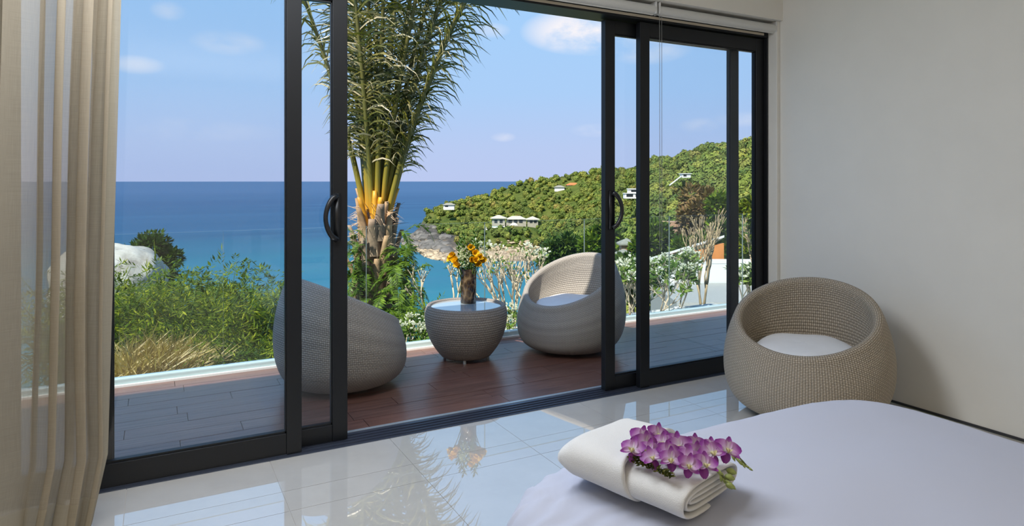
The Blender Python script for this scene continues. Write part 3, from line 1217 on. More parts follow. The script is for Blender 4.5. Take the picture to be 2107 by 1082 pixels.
random.seed(11)
rng = random.Random(7)
ztop = 0.088
sprays = [
    ('orchid_spray', 'purple and white orchid spray lying nearest the folded end of the towel, with green buds',
     [(-0.005, -0.06), (0.06, -0.045), (0.16, -0.015), (0.225, 0.005)],
     [(0.005, -0.075), (0.035, -0.05), (0.06, -0.075), (0.085, -0.04), (0.105, -0.065), (0.13, -0.03), (0.145, -0.055), (0.165, -0.02)], True),
    ('orchid_spray', 'purple orchid spray lying farther up the towel with yellow-green tip over the edge',
     [(-0.03, 0.03), (0.06, 0.05), (0.15, 0.085), (0.215, 0.115)],
     [(-0.02, 0.0), (0.0, 0.045), (0.03, 0.02), (0.045, 0.06), (0.07, 0.03), (0.09, 0.07), (0.11, 0.035), (0.13, 0.075), (0.145, 0.05), (0.165, 0.09), (0.01, -0.025), (0.06, -0.005), (0.10, 0.005)], False)]
for nm, lab, path, blooms, buds in sprays:
    sroot = tag(empty(nm, TC + to_w(path[0][0], path[0][1], ztop)), lab, 'orchid')
    org = Vector(to_w(path[0][0], path[0][1], ztop))
    pts = []
    for i in range(17):
        t = i / 16 * (len(path) - 1)
        k = min(int(t), len(path) - 2)
        f = t - k
        a_ = path[k][0] * (1 - f) + path[k + 1][0] * f
        b_ = path[k][1] * (1 - f) + path[k + 1][1] * f
        z_ = ztop + 0.006 + (0.004 * math.sin(i)) - max(0, (a_ - 0.185)) * 0.9 - max(0, 0.05 - a_) * 0.35
        pts.append(to_w(a_, b_, z_) - org)
    MB().tube(pts, [0.0032 - 0.0014 * i / 16 for i in range(17)], 7).build('stem', MAT['ostem'], sroot, True)
    for k, (a_, b_) in enumerate(blooms):
        face = toward * rng.uniform(0.45, 0.9) + Vector((0, 0, 0.85)) + right * rng.uniform(-0.35, 0.35)
        ext = 0.022 if buds else 0.03
        p = to_w(a_ * 1.04 + 0.018, b_ - 0.034, ztop + 0.020 + rng.uniform(0, 0.018)) - org
        # lip points down towards the viewer
        nrm = face.normalized()
        q = nrm.to_track_quat('Z', 'Y').to_matrix()
        want = (Vector((0, 0, -1)) + toward * 0.8 + right * rng.uniform(-0.5, 0.5))
        lx, ly = want.dot(q @ Vector((1, 0, 0))), want.dot(q @ Vector((0, 1, 0)))
        orchid_flower(sroot, p, nrm, math.atan2(ly, lx), rng.uniform(1.12, 1.36))
    # small buds towards the tip
    tipp, tipd = pts[-1], (pts[-1] - pts[-3]).normalized()
    for k in range(9):
        t = k / 8
        p = pts[-1] + (pts[-4] - pts[-1]) * (1 - t) * 1.0
        sc = 0.0035 + 0.002 * (1 - t)
        mb = MB()
        q = (tipd + Vector((rng.uniform(-.6, .6), rng.uniform(-.6, .6), rng.uniform(-.2, .6)))).normalized()
        mb.tube([p, p + q * sc * 1.2, p + q * sc * 2.6, p + q * sc * 3.6], [sc * 0.35, sc * 0.8, sc * 0.6, sc * 0.1], 7)
        mb.build('bud', MAT['bud'], sroot, True)
    if buds:
        for (a_, b_, zz, s_) in ((0.205, 0.012, 0.075, 0.010), (0.215, -0.002, 0.062, 0.009), (0.20, 0.03, 0.082, 0.010)):
            p = to_w(a_, b_, zz) - org
            q = (TA + TBv * 0.4 + Vector((0, 0, -0.2))).normalized()
            MB().tube([p, p + q * s_ * 0.5, p + q * s_ * 1.3, p + q * s_ * 2.1, p + q * s_ * 2.5], [s_ * 0.25, s_ * 0.7, s_ * 0.8, s_ * 0.45, s_ * 0.05], 10).build('large_bud', MAT['bud'], sroot, True)
# fern sprig tucked beneath the orchids
fs = tag(empty('fern_sprig', TC + to_w(-0.03, -0.09, ztop)), 'dark green feathery sprig tucked under the wrap beneath the orchids', 'fern')
P, D, N = [], [], []
for k in range(260):
    t = rng.random()
    a_ = 0.0 + 0.13 * t
    b_ = -0.112 - 0.012 * t
    d = (TA * rng.uniform(-0.3, 1) + TBv * rng.uniform(-1, 0.7) + Vector((0, 0, rng.uniform(-0.1, 0.7)))).normalized()
    P.append(to_w(a_ + 0.045, b_ + 0.09, 0.004 + rng.uniform(0, 0.012))); D.append(d); N.append(d.orthogonal().normalized())
V, F = leaves(P, D, N, np.full(260, 0.013), np.full(260, 0.005))
stuff(np_mesh('leaves', V, F, leaf_mat('sprig_leaf', [(0.02, 0.035, 0.008), (0.07, 0.085, 0.012), (0.20, 0.18, 0.02)], 0.15), fs))

# ================================================================== CURTAIN
def curtain():
    root = tag(empty('curtain', (-0.5, 3.08, 0)), 'floor-length sheer beige linen curtain gathered at the side of the glass doors', 'curtain')
    NZ, NSs = 90, 520
    V = np.zeros((NZ + 1, NSs + 1, 3))
    UV = np.zeros((NZ + 1, NSs + 1, 2))
    for i in range(NZ + 1):
        tz = i / NZ
        z = 2.80 * tz
        for j in range(NSs + 1):
            s = j / NSs
            # plan path: wandering folds between the stack side and the leading edge
            x_edge = -0.175 + 0.060 * min(1.0, z / 2.4) - (0.05 * max(0, 0.28 - z) / 0.28)
            x0 = -1.02
            ph = s * 2 * PI * (5.6 + 0.9 * math.sin(s * 7))
            amp = 0.045 * (0.75 + 0.5 * mnoise.noise(Vector((s * 9, 3.3, z * 0.35))))
            wob = 0.030 * mnoise.noise(Vector((s * 5 + 7, z * 0.9, 0.5))) * (1.3 - tz)
            flat = min(1.0, (1 - s) / 0.07)           # leading edge hangs flat
            sx = s ** 0.92
            x = x0 + (x_edge - x0) * sx + (0.026 * math.sin(2 * ph + 0.6 * math.sin(z * 1.1 + s * 6)) + wob) * flat
            y = 3.06 + amp * math.sin(ph + 0.8 * mnoise.noise(Vector((s * 4, z * 0.5, 9)))) * (0.35 + 0.65 * flat)
            y -= 0.05 * max(0, 0.35 - z) * (1 + math.sin(ph * 0.5))
            V[i, j] = (x + 0.5, y - 3.08, max(z, 0.004))
            UV[i, j] = (s * 2.2, z)
    idx = np.arange((NZ + 1) * (NSs + 1)).reshape(NZ + 1, NSs + 1)
    F = np.stack([idx[:-1, :-1], idx[:-1, 1:], idx[1:, 1:], idx[1:, :-1]], axis=-1)
    slots = np.zeros((NZ, NSs), dtype=np.int32)
    slots[:4, :] = 1
    slots[:, -14:] = 1
    np_mesh('cloth', V.reshape(-1, 3), F.reshape(-1, 4), [MAT['linen'], MAT['linenhem']], root, True, slots.ravel(), UV.reshape(-1, 2))


curtain()

# ================================================================== OUTDOORS: sea, land
SEA = EYE - 60.0


def sea_mat():
    m, t, o = mat('sea_water')
    geo = t.n('ShaderNodeNewGeometry')
    s = t.n('ShaderNodeSeparateXYZ'); t.l(geo.outputs['Position'], s.inputs[0])
    # shallow bay water near the shore of the cove, deep blue outside
    d = t.n('ShaderNodeVectorMath', operation='LENGTH')
    sc = t.n('ShaderNodeVectorMath', operation='MULTIPLY'); t.l(geo.outputs['Position'], sc.inputs[0]); sc.inputs[1].default_value = (1, 1, 0)
    t.l(sc.outputs[0], d.inputs[0])
    rr = t.math('DIVIDE', d.outputs['Value'], 1000.0)
    n0 = t.noise(t.mapping(geo.outputs['Position'], scale=(0.0012, 0.004, 0.0)), 1.0, 4, 0.6)
    f = t.math('ADD', rr, t.math('MULTIPLY', t.math('SUBTRACT', n0, 0.5), 0.5))
    c = t.ramp(t.math('DIVIDE', f, 4.0), [(0.06, (0.022, 0.20, 0.24)), (0.11, (0.018, 0.145, 0.21)), (0.2, (0.014, 0.072, 0.150)), (0.45, (0.018, 0.066, 0.15)), (1.0, (0.034, 0.088, 0.185))])
    streak = t.noise(t.mapping(geo.outputs['Position'], scale=(0.0008, 0.009, 0), rot=(0, 0, R(-20))), 1.0, 5, 0.65)
    c = t.mix(t.math('MULTIPLY', t.math('SUBTRACT', streak, 0.45, clamp=True), 1.6, clamp=True), c, (0.035, 0.12, 0.22))
    df = t.n('ShaderNodeBsdfDiffuse'); t.l(c, df.inputs[0])
    gl = t.n('ShaderNodeBsdfGlossy'); gl.inputs['Roughness'].default_value = 0.35
    h = t.noise(t.mapping(geo.outputs['Position'], scale=(0.12, 0.25, 0)), 1.0, 5, 0.7)
    bmp = t.bump(h, 0.6, 1.2)
    t.l(bmp, gl.inputs['Normal'])
    mx = t.n('ShaderNodeMixShader')
    mx.inputs[0].default_value = 0.13
    t.l(df.outputs[0], mx.inputs[1]); t.l(gl.outputs[0], mx.inputs[2]); t.l(mx.outputs[0], o.inputs[0])
    return m


sea = MB()
N_ = 48
sv = [(0, 0, 0)]
for rad in (300, 800, 2500, 9000, 60000):
    for k in range(N_):
        t = 2 * PI * k / N_
        sv.append((rad * math.cos(t), rad * math.sin(t), 0))
sf = [(0, 1 + k, 1 + (k + 1) % N_) for k in range(N_)]
for q in range(4):
    for k in range(N_):
        a_, b_ = 1 + q * N_ + k, 1 + q * N_ + (k + 1) % N_
        sf.append((a_, a_ + N_, b_ + N_, b_))
sea.add(sv, sf)
structure(sea.build('sea', sea_mat(), None, loc=(0, 0, SEA)))

# land: profiles (depth from the house, height relative to the eye) at picture columns
KEYS = [
    (-1400, [(3, -5), (30, -20), (100, -62), (1200, -90)]),
    (780, [(3, -3.2), (14, -6), (40, -22), (100, -64), (700, -90), (1200, -90)]),
    (820, [(3, -3.2), (14, -6), (40, -22), (100, -64), (560, -75), (640, -63), (690, -75), (1200, -90)]),
    (850, [(3, -3.2), (14, -6), (40, -22), (100, -64), (560, -66), (585, -60), (640, -51), (720, -75), (1200, -90)]),
    (880, [(3, -3.2), (14, -6), (40, -22), (100, -64), (490, -66), (520, -59), (560, -52), (660, -33), (760, -75), (1200, -90)]),
    (920, [(3, -3.2), (14, -6), (40, -22), (110, -64), (470, -66), (500, -58.5), (530, -54), (690, -23), (800, -75), (1200, -90)]),
    (1000, [(3, -3.2), (14, -6), (40, -22), (110, -64), (470, -65), (498, -58.5), (540, -52), (720, -14), (850, -70), (1200, -90)]),
    (1070, [(3, -3.2), (14, -6), (40, -22), (120, -64), (470, -65), (500, -58.5), (540, -52), (740, -4), (880, -70), (1200, -90)]),
    (1125, [(3, -3.2), (14, -6), (40, -20), (150, -63), (470, -63), (507, -58.5), (550, -50), (740, 1), (900, -70), (1200, -90)]),
    (1185, [(3, -3.2), (14, -6), (40, -16), (150, -32), (190, -36), (260, -62), (420, -62), (470, -57), (740, 8), (920, -60), (1200, -90)]),
    (1240, [(3, -3.2), (14, -6), (40, -15), (150, -28), (250, -38), (350, -48), (450, -46), (700, 15), (920, -60), (1200, -90)]),
    (1345, [(3, -3.2), (14, -6), (40, -14), (150, -26), (250, -32), (350, -28), (600, 21), (850, -40), (1200, -90)]),
    (1450, [(3, -3.2), (14, -5), (40, -12), (120, -20), (230, -20), (340, -8), (500, 23), (800, -20), (1200, -90)]),
    (1560, [(3, -3.2), (14, -5), (40, -10), (120, -12), (230, -8), (340, 6), (460, 27), (800, 0), (1200, -90)]),
    (2200, [(3, -3), (14, -4), (40, -6), (120, 0), (230, 12), (340, 25), (460, 36), (800, 20), (1200, -40)]),
]
RG = np.concatenate([np.geomspace(5.5, 60, 30), np.geomspace(64, 1250, 95)])
kth = np.array([az(k[0]) for k in KEYS])
prof = []
for u, pts in KEYS:
    c_ = math.cos(R(az(u) - YAW))
    rs = np.array([p[0] / c_ for p in pts])
    zs = np.array([p[1] for p in pts])
    prof.append(np.interp(RG, rs, zs))
prof = np.array(prof)


def land_base(th, r):
    col = np.array([np.interp(r, RG, pr) for pr in prof])
    return float(np.interp(th, kth, col))


VP = at(1058, 553)
VZ = zat(456, 560) - 4.0


def land_z(x, y):
    th = math.degrees(math.atan2(x, y))
    r = math.hypot(x, y)
    z = land_base(th, r)
    amp = min(1.0, r / 300.0)
    z += amp * 3.2 * mnoise.fractal(Vector((x * 0.012, y * 0.012, 0)), 1.0, 2.0, 4)
    # the villa stands on its own levelled spur
    wv = math.exp(-(math.hypot(x - VP.x, y - VP.y) / 34.0) ** 4)
    return (EYE + z) * (1 - wv) + VZ * wv


TH = np.concatenate([np.linspace(kth[0], az(700), 24), np.linspace(az(705), az(1600), 230), np.linspace(az(1620), kth[-1], 20)])
V = np.zeros((len(RG), len(TH), 3))
for i, r in enumerate(RG):
    for j, th in enumerate(TH):
        x, y = r * math.sin(R(th)), r * math.cos(R(th))
        V[i, j] = (x, y, land_z(x, y))
idx = np.arange(len(RG) * len(TH)).reshape(len(RG), len(TH))
F = np.stack([idx[:-1, :-1], idx[:-1, 1:], idx[1:, 1:], idx[1:, :-1]], axis=-1).reshape(-1, 4)


def land_mat():
    m, t, o = mat('hillside_ground')
    geo = t.n('ShaderNodeNewGeometry')
    s = t.n('ShaderNodeSeparateXYZ'); t.l(geo.outputs['Position'], s.inputs[0])
    n1 = t.noise(geo.outputs['Position'], 0.05, 5, 0.65)
    n2 = t.noise(geo.outputs['Position'], 0.25, 6, 0.7)
    hgt = t.math('SUBTRACT', s.outputs[2], SEA)
    f = t.math('ADD', hgt, t.math('MULTIPLY', t.math('SUBTRACT', n1, 0.5), 14.0))
    rock = t.ramp(n2, [(0.3, (0.12, 0.095, 0.075)), (0.5, (0.36, 0.27, 0.19)), (0.7, (0.62, 0.5, 0.38))])
    rock2 = t.ramp(n2, [(0.3, (0.045, 0.042, 0.042)), (0.6, (0.13, 0.115, 0.105)), (0.8, (0.22, 0.19, 0.16))])
    green = t.ramp(n1, [(0.3, (0.05, 0.085, 0.018)), (0.55, (0.12, 0.15, 0.03)), (0.75, (0.2, 0.17, 0.06))])
    # pale rock up to ~8 m, darker cliff to ~20 m, scrub above
    r1 = t.mix(t.math('DIVIDE', t.math('SUBTRACT', f, 7.0), 3.0, clamp=True), rock, rock2)
    # the bare cliff is only at the seaward tip of the headland
    tip = t.math('MULTIPLY', t.math('SUBTRACT', t.math('DIVIDE', s.outputs[0], s.outputs[1]), 0.40), 12.0, clamp=True)
    lim = t.math('SUBTRACT', 17.0, t.math('MULTIPLY', tip, 11.0))
    c = t.mix(t.math('DIVIDE', t.math('SUBTRACT', f, lim), 3.0, clamp=True), r1, green)
    b = t.n('ShaderNodeBsdfPrincipled'); t.l(c, b.inputs['Base Color'])
    b.inputs['Roughness'].default_value = 0.9
    b.inputs['Specular IOR Level'].default_value = 0.1
    t.l(t.bump(n2, 1.0, 3.0), b.inputs['Normal'])
    t.l(b.outputs[0], o.inputs[0])
    return m


structure(np_mesh('hill', V.reshape(-1, 3), F, land_mat(), None, True))

# ---------------------------------------------------------------- shoreline rocks
MAT['rock'] = pbr('shore_rock', (0.42, 0.32, 0.22), 0.9, noise_amt=0.5, noise_scale=0.6, bump=1.0, bump_scale=1.5, coords='Object', spec=0.1)
MAT['cliff'] = pbr('cliff_rock', (0.15, 0.135, 0.125), 0.9, noise_amt=0.45, noise_scale=0.5, bump=1.0, bump_scale=1.2, spec=0.1)


def rock_mesh(name, seed, m, sub=2, jag=0.45):
    bm = bmesh.new()
    bmesh.ops.create_icosphere(bm, subdivisions=sub, radius=1)
    for v in bm.verts:
        k = 1 + jag * mnoise.fractal(v.co * 1.1 + Vector((seed * 7.1, 0, 0)), 1.0, 2.0, 3)
        v.co *= k
        v.co.z *= 0.7
    me = bpy.data.meshes.new(name)
    bm.to_mesh(me); bm.free()
    me.materials.append(m)
    return me


rmes = [rock_mesh('shore_rock', i, MAT['rock']) for i in range(4)]
cmes = [rock_mesh('cliff_rock', i + 9, MAT['cliff']) for i in range(3)]
rng = random.Random(21)
for k in range(110):
    u = rng.uniform(852, 1135)
    lo = np.interp(u, [835, 850, 880, 920, 1135], [600, 584, 517, 497, 505])
    d = lo + rng.uniform(-3, 20) if u > 880 else lo + rng.uniform(-3, 30)
    p = at(u, d)
    z = max(land_z(p.x, p.y), SEA)
    o = bpy.data.objects.new('shore_rock', rmes[k % 4]); COL.objects.link(o)
    s = rng.uniform(1.2, 4.2) * (0.8 if d > lo + 10 else 1.0)
    o.location = (p.x, p.y, z - 0.1 * s)
    o.scale = (s * rng.uniform(0.8, 1.6), s, s * rng.uniform(0.5, 0.9))
    o.rotation_euler = (0, 0, rng.uniform(0, 6.3))
    tag(o, 'tan boulder on the rocky shoreline at the foot of the headland', 'rock', 'rocks along the headland shore')
for k in range(42):
    u = rng.uniform(830, 925)
    lo = np.interp(u, [825, 850, 880, 925], [610, 592, 530, 512])
    hi = np.interp(u, [825, 850, 880, 925], [645, 640, 625, 585])
    d = rng.uniform(lo, hi)
    p = at(u, d)
    z = max(land_z(p.x, p.y), SEA)
    o = bpy.data.objects.new('cliff_rock', cmes[k % 3]); COL.objects.link(o)
    s = rng.uniform(3.0, 7.0)
    o.location = (p.x, p.y, z - 0.25 * s)
    o.scale = (s * rng.uniform(0.8, 1.4), s, s * rng.uniform(0.6, 1.0))
    o.rotation_euler = (0, 0, rng.uniform(0, 6.3))
    tag(o, 'dark grey outcrop on the bare cliff at the tip of the headland', 'rock', 'cliff outcrops of the headland')

# ---------------------------------------------------------------- hillside trees
def hill_leaf():
    m, t, o = mat('hill_foliage')
    geo = t.n('ShaderNodeNewGeometry')
    f1 = geo.outputs['Random Per Island']
    at_ = t.n('ShaderNodeAttribute', attribute_name='tint')
    oi = t.n('ShaderNodeObjectInfo')
    tint = t.math('FRACT', t.math('ADD', at_.outputs['Fac'], oi.outputs['Random']))
    patch = t.noise(geo.outputs['Position'], 0.05, 2, 0.6)
    fine = t.noise(geo.outputs['Position'], 0.9, 3, 0.7)
    f2 = t.math('ADD', 0.18, t.math('ADD', t.math('MULTIPLY', tint, 0.40), t.math('ADD', t.math('MULTIPLY', patch, 0.16), t.math('MULTIPLY', fine, 0.10))))
    c = t.ramp(f2, [(0.28, (0.036, 0.075, 0.018)), (0.40, (0.065, 0.12, 0.022)), (0.48, (0.15, 0.20, 0.03)), (0.54, (0.075, 0.13, 0.026)), (0.60, (0.26, 0.26, 0.045)), (0.66, (0.10, 0.14, 0.028)), (0.74, (0.30, 0.20, 0.06))])
    big = t.noise(geo.outputs['Position'], 0.022, 3, 0.6)
    c = t.mix(t.math('MULTIPLY', t.math('SUBTRACT', big, 0.48, clamp=True), 4.0, clamp=True), c, (0.032, 0.062, 0.016))
    c = t.mix(t.math('MULTIPLY', f1, 0.45), c, (0.27, 0.29, 0.06))
    b = t.n('ShaderNodeBsdfPrincipled'); t.l(c, b.inputs['Base Color'])
    b.inputs['Roughness'].default_value = 0.75
    b.inputs['Specular IOR Level'].default_value = 0.15
    t.l(b.outputs[0], o.inputs[0])
    return m


MAT['hill_leaf'] = hill_leaf()
MAT['bark'] = pbr('grey_bark', (0.16, 0.12, 0.085), 0.9, noise_amt=0.3, noise_scale=6)


def crown_arrays(seed, ncore=5, ncards=260, csz=0.20, tall=0.9, sub=2):
    """unit crown: lumpy inner blobs plus leaf-clump cards; returns V, F(tris)"""
    r = random.Random(seed)
    Vs, Fs, off = [], [], 0
    lobes = []
    for k in range(ncore):
        a_ = r.uniform(0, 6.28)
        q = r.uniform(0.1, 0.55) if k else 0
        lobes.append((Vector((q * math.cos(a_), q * math.sin(a_), r.uniform(0.5, 1.0) * tall if k else 0.7 * tall)), r.uniform(0.42, 0.62) if k else 0.6))
    for c, rad in lobes:
        bm = bmesh.new()
        bmesh.ops.create_icosphere(bm, subdivisions=sub, radius=rad * 0.88)
        for v in bm.verts:
            v.co *= 1 + 0.3 * mnoise.noise(v.co * 5 + Vector((seed * 3.3, c.x * 9, 0)))
            v.co += c
        bm.verts.ensure_lookup_table()
        Vs.append(np.array([v.co[:] for v in bm.verts]))
        Fs.append(np.array([[v.index for v in f.verts] for f in bm.faces]) + off)
        off += len(bm.verts)
        bm.free()
    P = []
    for k in range(ncards):
        c, rad = lobes[r.randrange(len(lobes))]
        d = Vector((r.gauss(0, 1), r.gauss(0, 1), r.gauss(0.35, 1))).normalized()
        p = c + d * rad * r.uniform(0.82, 1.2)
        t1 = d.orthogonal().normalized()
        t1.rotate(Matrix.Rotation(r.uniform(0, 6.28), 3, d))
        t2 = d.cross(t1)
        t1 = (t1 + d * r.uniform(-0.5, 0.7)).normalized()
        s = csz * r.uniform(0.5, 1.2)
        P += [p - t1 * s * 0.5 - t2 * s * 0.4, p + t1 * s * 0.8, p - t1 * s * 0.3 + t2 * s * 0.6]
    Vs.append(np.array([q[:] for q in P]))
    Fs.append(np.arange(len(P)).reshape(-1, 3) + off)
    return np.concatenate(Vs), np.concatenate(Fs)


protos = []
for i in range(6):
    V, F = crown_arrays(40 + i, 5 + i % 3, 820, 0.25, 0.8 + 0.12 * (i % 3))
    # trunk reaching down into the slope
    t_ = MB().tube([(0, 0, -0.5), (0.02, 0, 0.5)], [0.06, 0.04], 6)
    tv = np.array(t_.v)
    tf = np.array([[q[0], q[1], q[2]] for q in t_.f if len(q) == 4] + [[q[0], q[2], q[3]] for q in t_.f if len(q) == 4])
    F2 = np.concatenate([F, tf + len(V)])
    V2 = np.concatenate([V, tv])
    sl_ = np.concatenate([np.zeros(len(F)), np.ones(len(tf))])
    protos.append((V2, F2, sl_))
small = []
for i in range(6):
    V, F = crown_arrays(80 + i, 2, 210, 0.31, 0.85, 1)
    small.append((V, F))

HOUSES = []   # (x, y, radius) keep-clear circles, filled below
hs = [  # column, row of the roof, depth, radius
    (1058, 448, 560, 21), (1297, 395, 400, 11), (1408, 356, 380, 9), (1175, 379, 690, 12), (925, 421, 610, 8),
    (1412, 455, 120, 7), (1287, 500, 75, 4.5), (1287, 522, 62, 4.0), (1165, 384, 680, 9), (1555, 352, 330, 9)]
for u, v, d, rr in hs:
    p = at(u, d)
    HOUSES.append((p.x, p.y, rr))

rng = random.Random(5)
cand = []
tries = 0
while tries < 52000 and len(cand) < 3900:
    tries += 1
    u = rng.uniform(838, 1640)
    # uniform in ground area
    d = math.sqrt(rng.uniform(65 ** 2, 760 ** 2))
    if rng.random() > 0.55 and d > 600:
        continue
    p = at(u, d)
    th = math.degrees(math.atan2(p.x, p.y)); r_ = math.hypot(p.x, p.y)
    zb = land_z(p.x, p.y)
    clear = float(np.interp(u, [840, 880, 925, 965], [26, 21, 15, 7]))
    if zb < SEA + clear * (0.75 + 0.25 * rng.random()):
        continue
    bad = False
    for hx_, hy_, hr_ in HOUSES:
        # keep the houses clear, and the lane in front of them towards the balcony
        dx, dy = p.x - hx_, p.y - hy_
        if dx * dx + dy * dy < hr_ * hr_:
            bad = True; break
        hd = math.hypot(hx_, hy_)
        if r_ < hd and r_ > hd - hr_ * 1.3 and abs(dx * hy_ - dy * hx_) / hd < hr_ * 0.9:
            bad = True; break
    if bad:
        continue
    if d < 130 and u < 1500 and u > 1380:
        continue
    s = rng.choice((rng.uniform(2.0, 3.2), rng.uniform(2.8, 4.2), rng.uniform(3.6, 5.2)))
    s *= float(np.interp(d, [65, 130, 220, 380, 520], [0.75, 0.95, 1.3, 1.3, 1.0]))
    cand.append((d, u, p.x, p.y, zb, s))
cand.sort(key=lambda c: -c[5] / c[0])
vis = [c for c in cand if 845 < c[1] < 1560]
ind = set(id(c) for c in vis[:290])
k = 0
tmes = []
for i, (V2, F2, sl_) in enumerate(protos):
    o = np_mesh('hill_tree', V2, F2, [MAT['hill_leaf'], MAT['bark']], None, False, sl_)
    tmes.append(o.data)
    bpy.data.objects.remove(o)
VV, FF, TT, off = [], [], [], 0
for c in cand:
    d, u, x, y, zb, s = c
    if id(c) in ind:
        o = bpy.data.objects.new('hill_tree', tmes[k % 6]); COL.objects.link(o)
        o.location = (x, y, zb - 0.05 * s)
        o.rotation_euler = (0, 0, rng.uniform(0, 6.28))
        o.scale = (s, s, s * rng.uniform(0.8, 1.15))
        tag(o, 'leafy green tree on the wooded hillside across the cove', 'tree', 'trees on the wooded hillside')
        k += 1
    else:
        V, F = small[rng.randrange(6)]
        a_ = rng.uniform(0, 6.28)
        ca, sa = math.cos(a_), math.sin(a_)
        W = np.stack([(V[:, 0] * ca - V[:, 1] * sa) * s + x, (V[:, 0] * sa + V[:, 1] * ca) * s + y, V[:, 2] * s + zb - 0.1 * s], axis=1)
        VV.append(W); FF.append(F + off); off += len(V)
        TT.append(np.full(len(V), rng.random(), dtype=np.float32))
fw = stuff(np_mesh('hill_woods', np.concatenate(VV), np.concatenate(FF), MAT['hill_leaf']))
ta = fw.data.attributes.new('tint', 'FLOAT', 'POINT')
ta.data.foreach_set('value', np.concatenate(TT))
fw['label'] = 'dense green woods covering the headland behind the nearer trees'
fw['category'] = 'woods'
print('trees', len(cand), len(ind))

# ---------------------------------------------------------------- houses on the hill
MAT['white_wall'] = pbr('white_render', (0.74, 0.72, 0.68), 0.8, noise_amt=0.04, noise_scale=0.5)
MAT['sand_wall'] = pbr('sand_render', (0.36, 0.32, 0.26), 0.85, noise_amt=0.1, noise_scale=0.6)
MAT['pale_roof'] = pbr('pale_shingle_roof', (0.42, 0.42, 0.33), 0.85, noise_amt=0.15, noise_scale=1.2)
MAT['orange_roof'] = pbr('orange_tile_roof', (0.5, 0.16, 0.05), 0.8, noise_amt=0.2, noise_scale=1.0)
MAT['grey_roof'] = pbr('grey_shingle_roof', (0.24, 0.24, 0.20), 0.85, noise_amt=0.2, noise_scale=4)
MAT['dark_glass'] = pbr('dark_window', (0.03, 0.035, 0.04), 0.15)
MAT['pool'] = pbr('pool_water', (0.08, 0.42, 0.45), 0.1)
MAT['terrace'] = pbr('terracotta_terrace', (0.42, 0.24, 0.14), 0.85, noise_amt=0.2, noise_scale=1.5)


def hip_roof(mb, x0, x1, y0, y1, z, h, over=0.0, slot=0):
    x0 -= over; x1 += over; y0 -= over; y1 += over
    rx = min((x1 - x0) / 2, (y1 - y0) / 2)
    if (x1 - x0) >= (y1 - y0):
        a_, b_ = (x0 + rx, (y0 + y1) / 2, z + h), (x1 - rx, (y0 + y1) / 2, z + h)
    else:
        a_, b_ = ((x0 + x1) / 2, y0 + rx, z + h), ((x0 + x1) / 2, y1 - rx, z + h)
    v = [(x0, y0, z), (x1, y0, z), (x1, y1, z), (x0, y1, z), (x0, y0, z - 0.15), (x1, y0, z - 0.15), (x1, y1, z - 0.15), (x0, y1, z - 0.15), a_, b_]
    if (x1 - x0) >= (y1 - y0):
        f = [(0, 1, 9, 8), (2, 3, 8, 9), (1, 2, 9), (3, 0, 8)]
    else:
        f = [(1, 2, 9, 8), (3, 0, 8, 9), (0, 1, 8), (2, 3, 9)]
    f += [(7, 6, 5, 4), (0, 4, 5, 1), (1, 5, 6, 2), (2, 6, 7, 3), (3, 7, 4, 0)]
    mb.add(v, f, slot)
    return mb


def house_root(name, u, v_base, d, label, cat='house', rz=None):
    p = at(u, d, zat(v_base, d))
    return tag(empty(name, p, R(-YAW) if rz is None else rz), label, cat)


# local frame of a house: x to the right as seen from the balcony, y away
vi = house_root('villa', 1058, 456, 560, 'long white hillside villa with three pale hipped roofs above a pool')
wall = MB().box(-19, -8, 0, 9, -6, 2.6).build('wall', MAT['sand_wall'], vi)
MB().box(-7, 10, 1, 9, -6, 1.8).build('wall', MAT['sand_wall'], vi)
MB().box(11, 20, 0, 9, -6, 1.8).build('wall', MAT['sand_wall'], vi)
hip_roof(MB(), -19, -8, 0, 9, 2.8, 2.6, 1.6).build('roof', MAT['pale_roof'], vi)
hip_roof(MB(), -6, 9, 1, 9, 2.0, 2.6, 1.3).build('roof', MAT['pale_roof'], vi)
hip_roof(MB(), 11, 20, 0, 9, 1.8, 2.6, 1.5).build('roof', MAT['pale_roof'], vi)
for xx, ww in ((-17, 2.6), (-12.5, 2.6), (-5, 3), (-0.5, 3), (4, 3), (13, 2.4), (16.5, 2.4)):
    yy = -0.06 if xx < -8 or xx > 10 else 0.94
    MB().box(xx, xx + ww, yy, yy + 0.12, -1.2, 1.5).build('window', MAT['dark_glass'], vi)
MB().box(-24, -8, -8, -1.5, -9, -3.6).build('terrace', MAT['white_wall'], vi)
MB().box(-23, -10, -7.6, -2, -3.6, -3.5).build('pool', MAT['pool'], vi)
hip_roof(MB(), -3.5, 2.5, -6, -2, -2.5, 1.8, 0.2).build('parasol_roof', MAT['white_wall'], vi)
MB().box(-0.6, -0.4, -4.1, -3.9, -7, -2.5).build('parasol_post', MAT['white_wall'], vi)

h = house_root('modern_house', 1297, 405, 400, 'small white flat-roofed house on the hill seen between the right door stiles')
MB().box(-3.5, 7, 0, 6, -1, 2.0).build('wall', MAT['white_wall'], h)
MB().box(-1, 8, 1, 6, 2.2, 4.6).build('wall', MAT['white_wall'], h)
MB().box(-1.4, 8.4, 0.4, 6.4, 4.6, 5.0).build('roof', MAT['white_wall'], h)
MB().box(-4, 7.4, -0.5, 6, 2.0, 2.25).build('roof', MAT['white_wall'], h)
MB().box(-2.5, 1.5, -0.06, 0.05, 0, 1.7).build('window', MAT['dark_glass'], h)
MB().box(3, 6, -0.06, 0.05, 0, 1.7).build('window', MAT['dark_glass'], h)
MB().box(0.5, 6.5, 0.94, 1.05, 2.9, 4.2).build('window', MAT['dark_glass'], h)
MB().box(4.5, 7.6, -1, 5.5, -5, -1).build('wall', MAT['white_wall'], h)

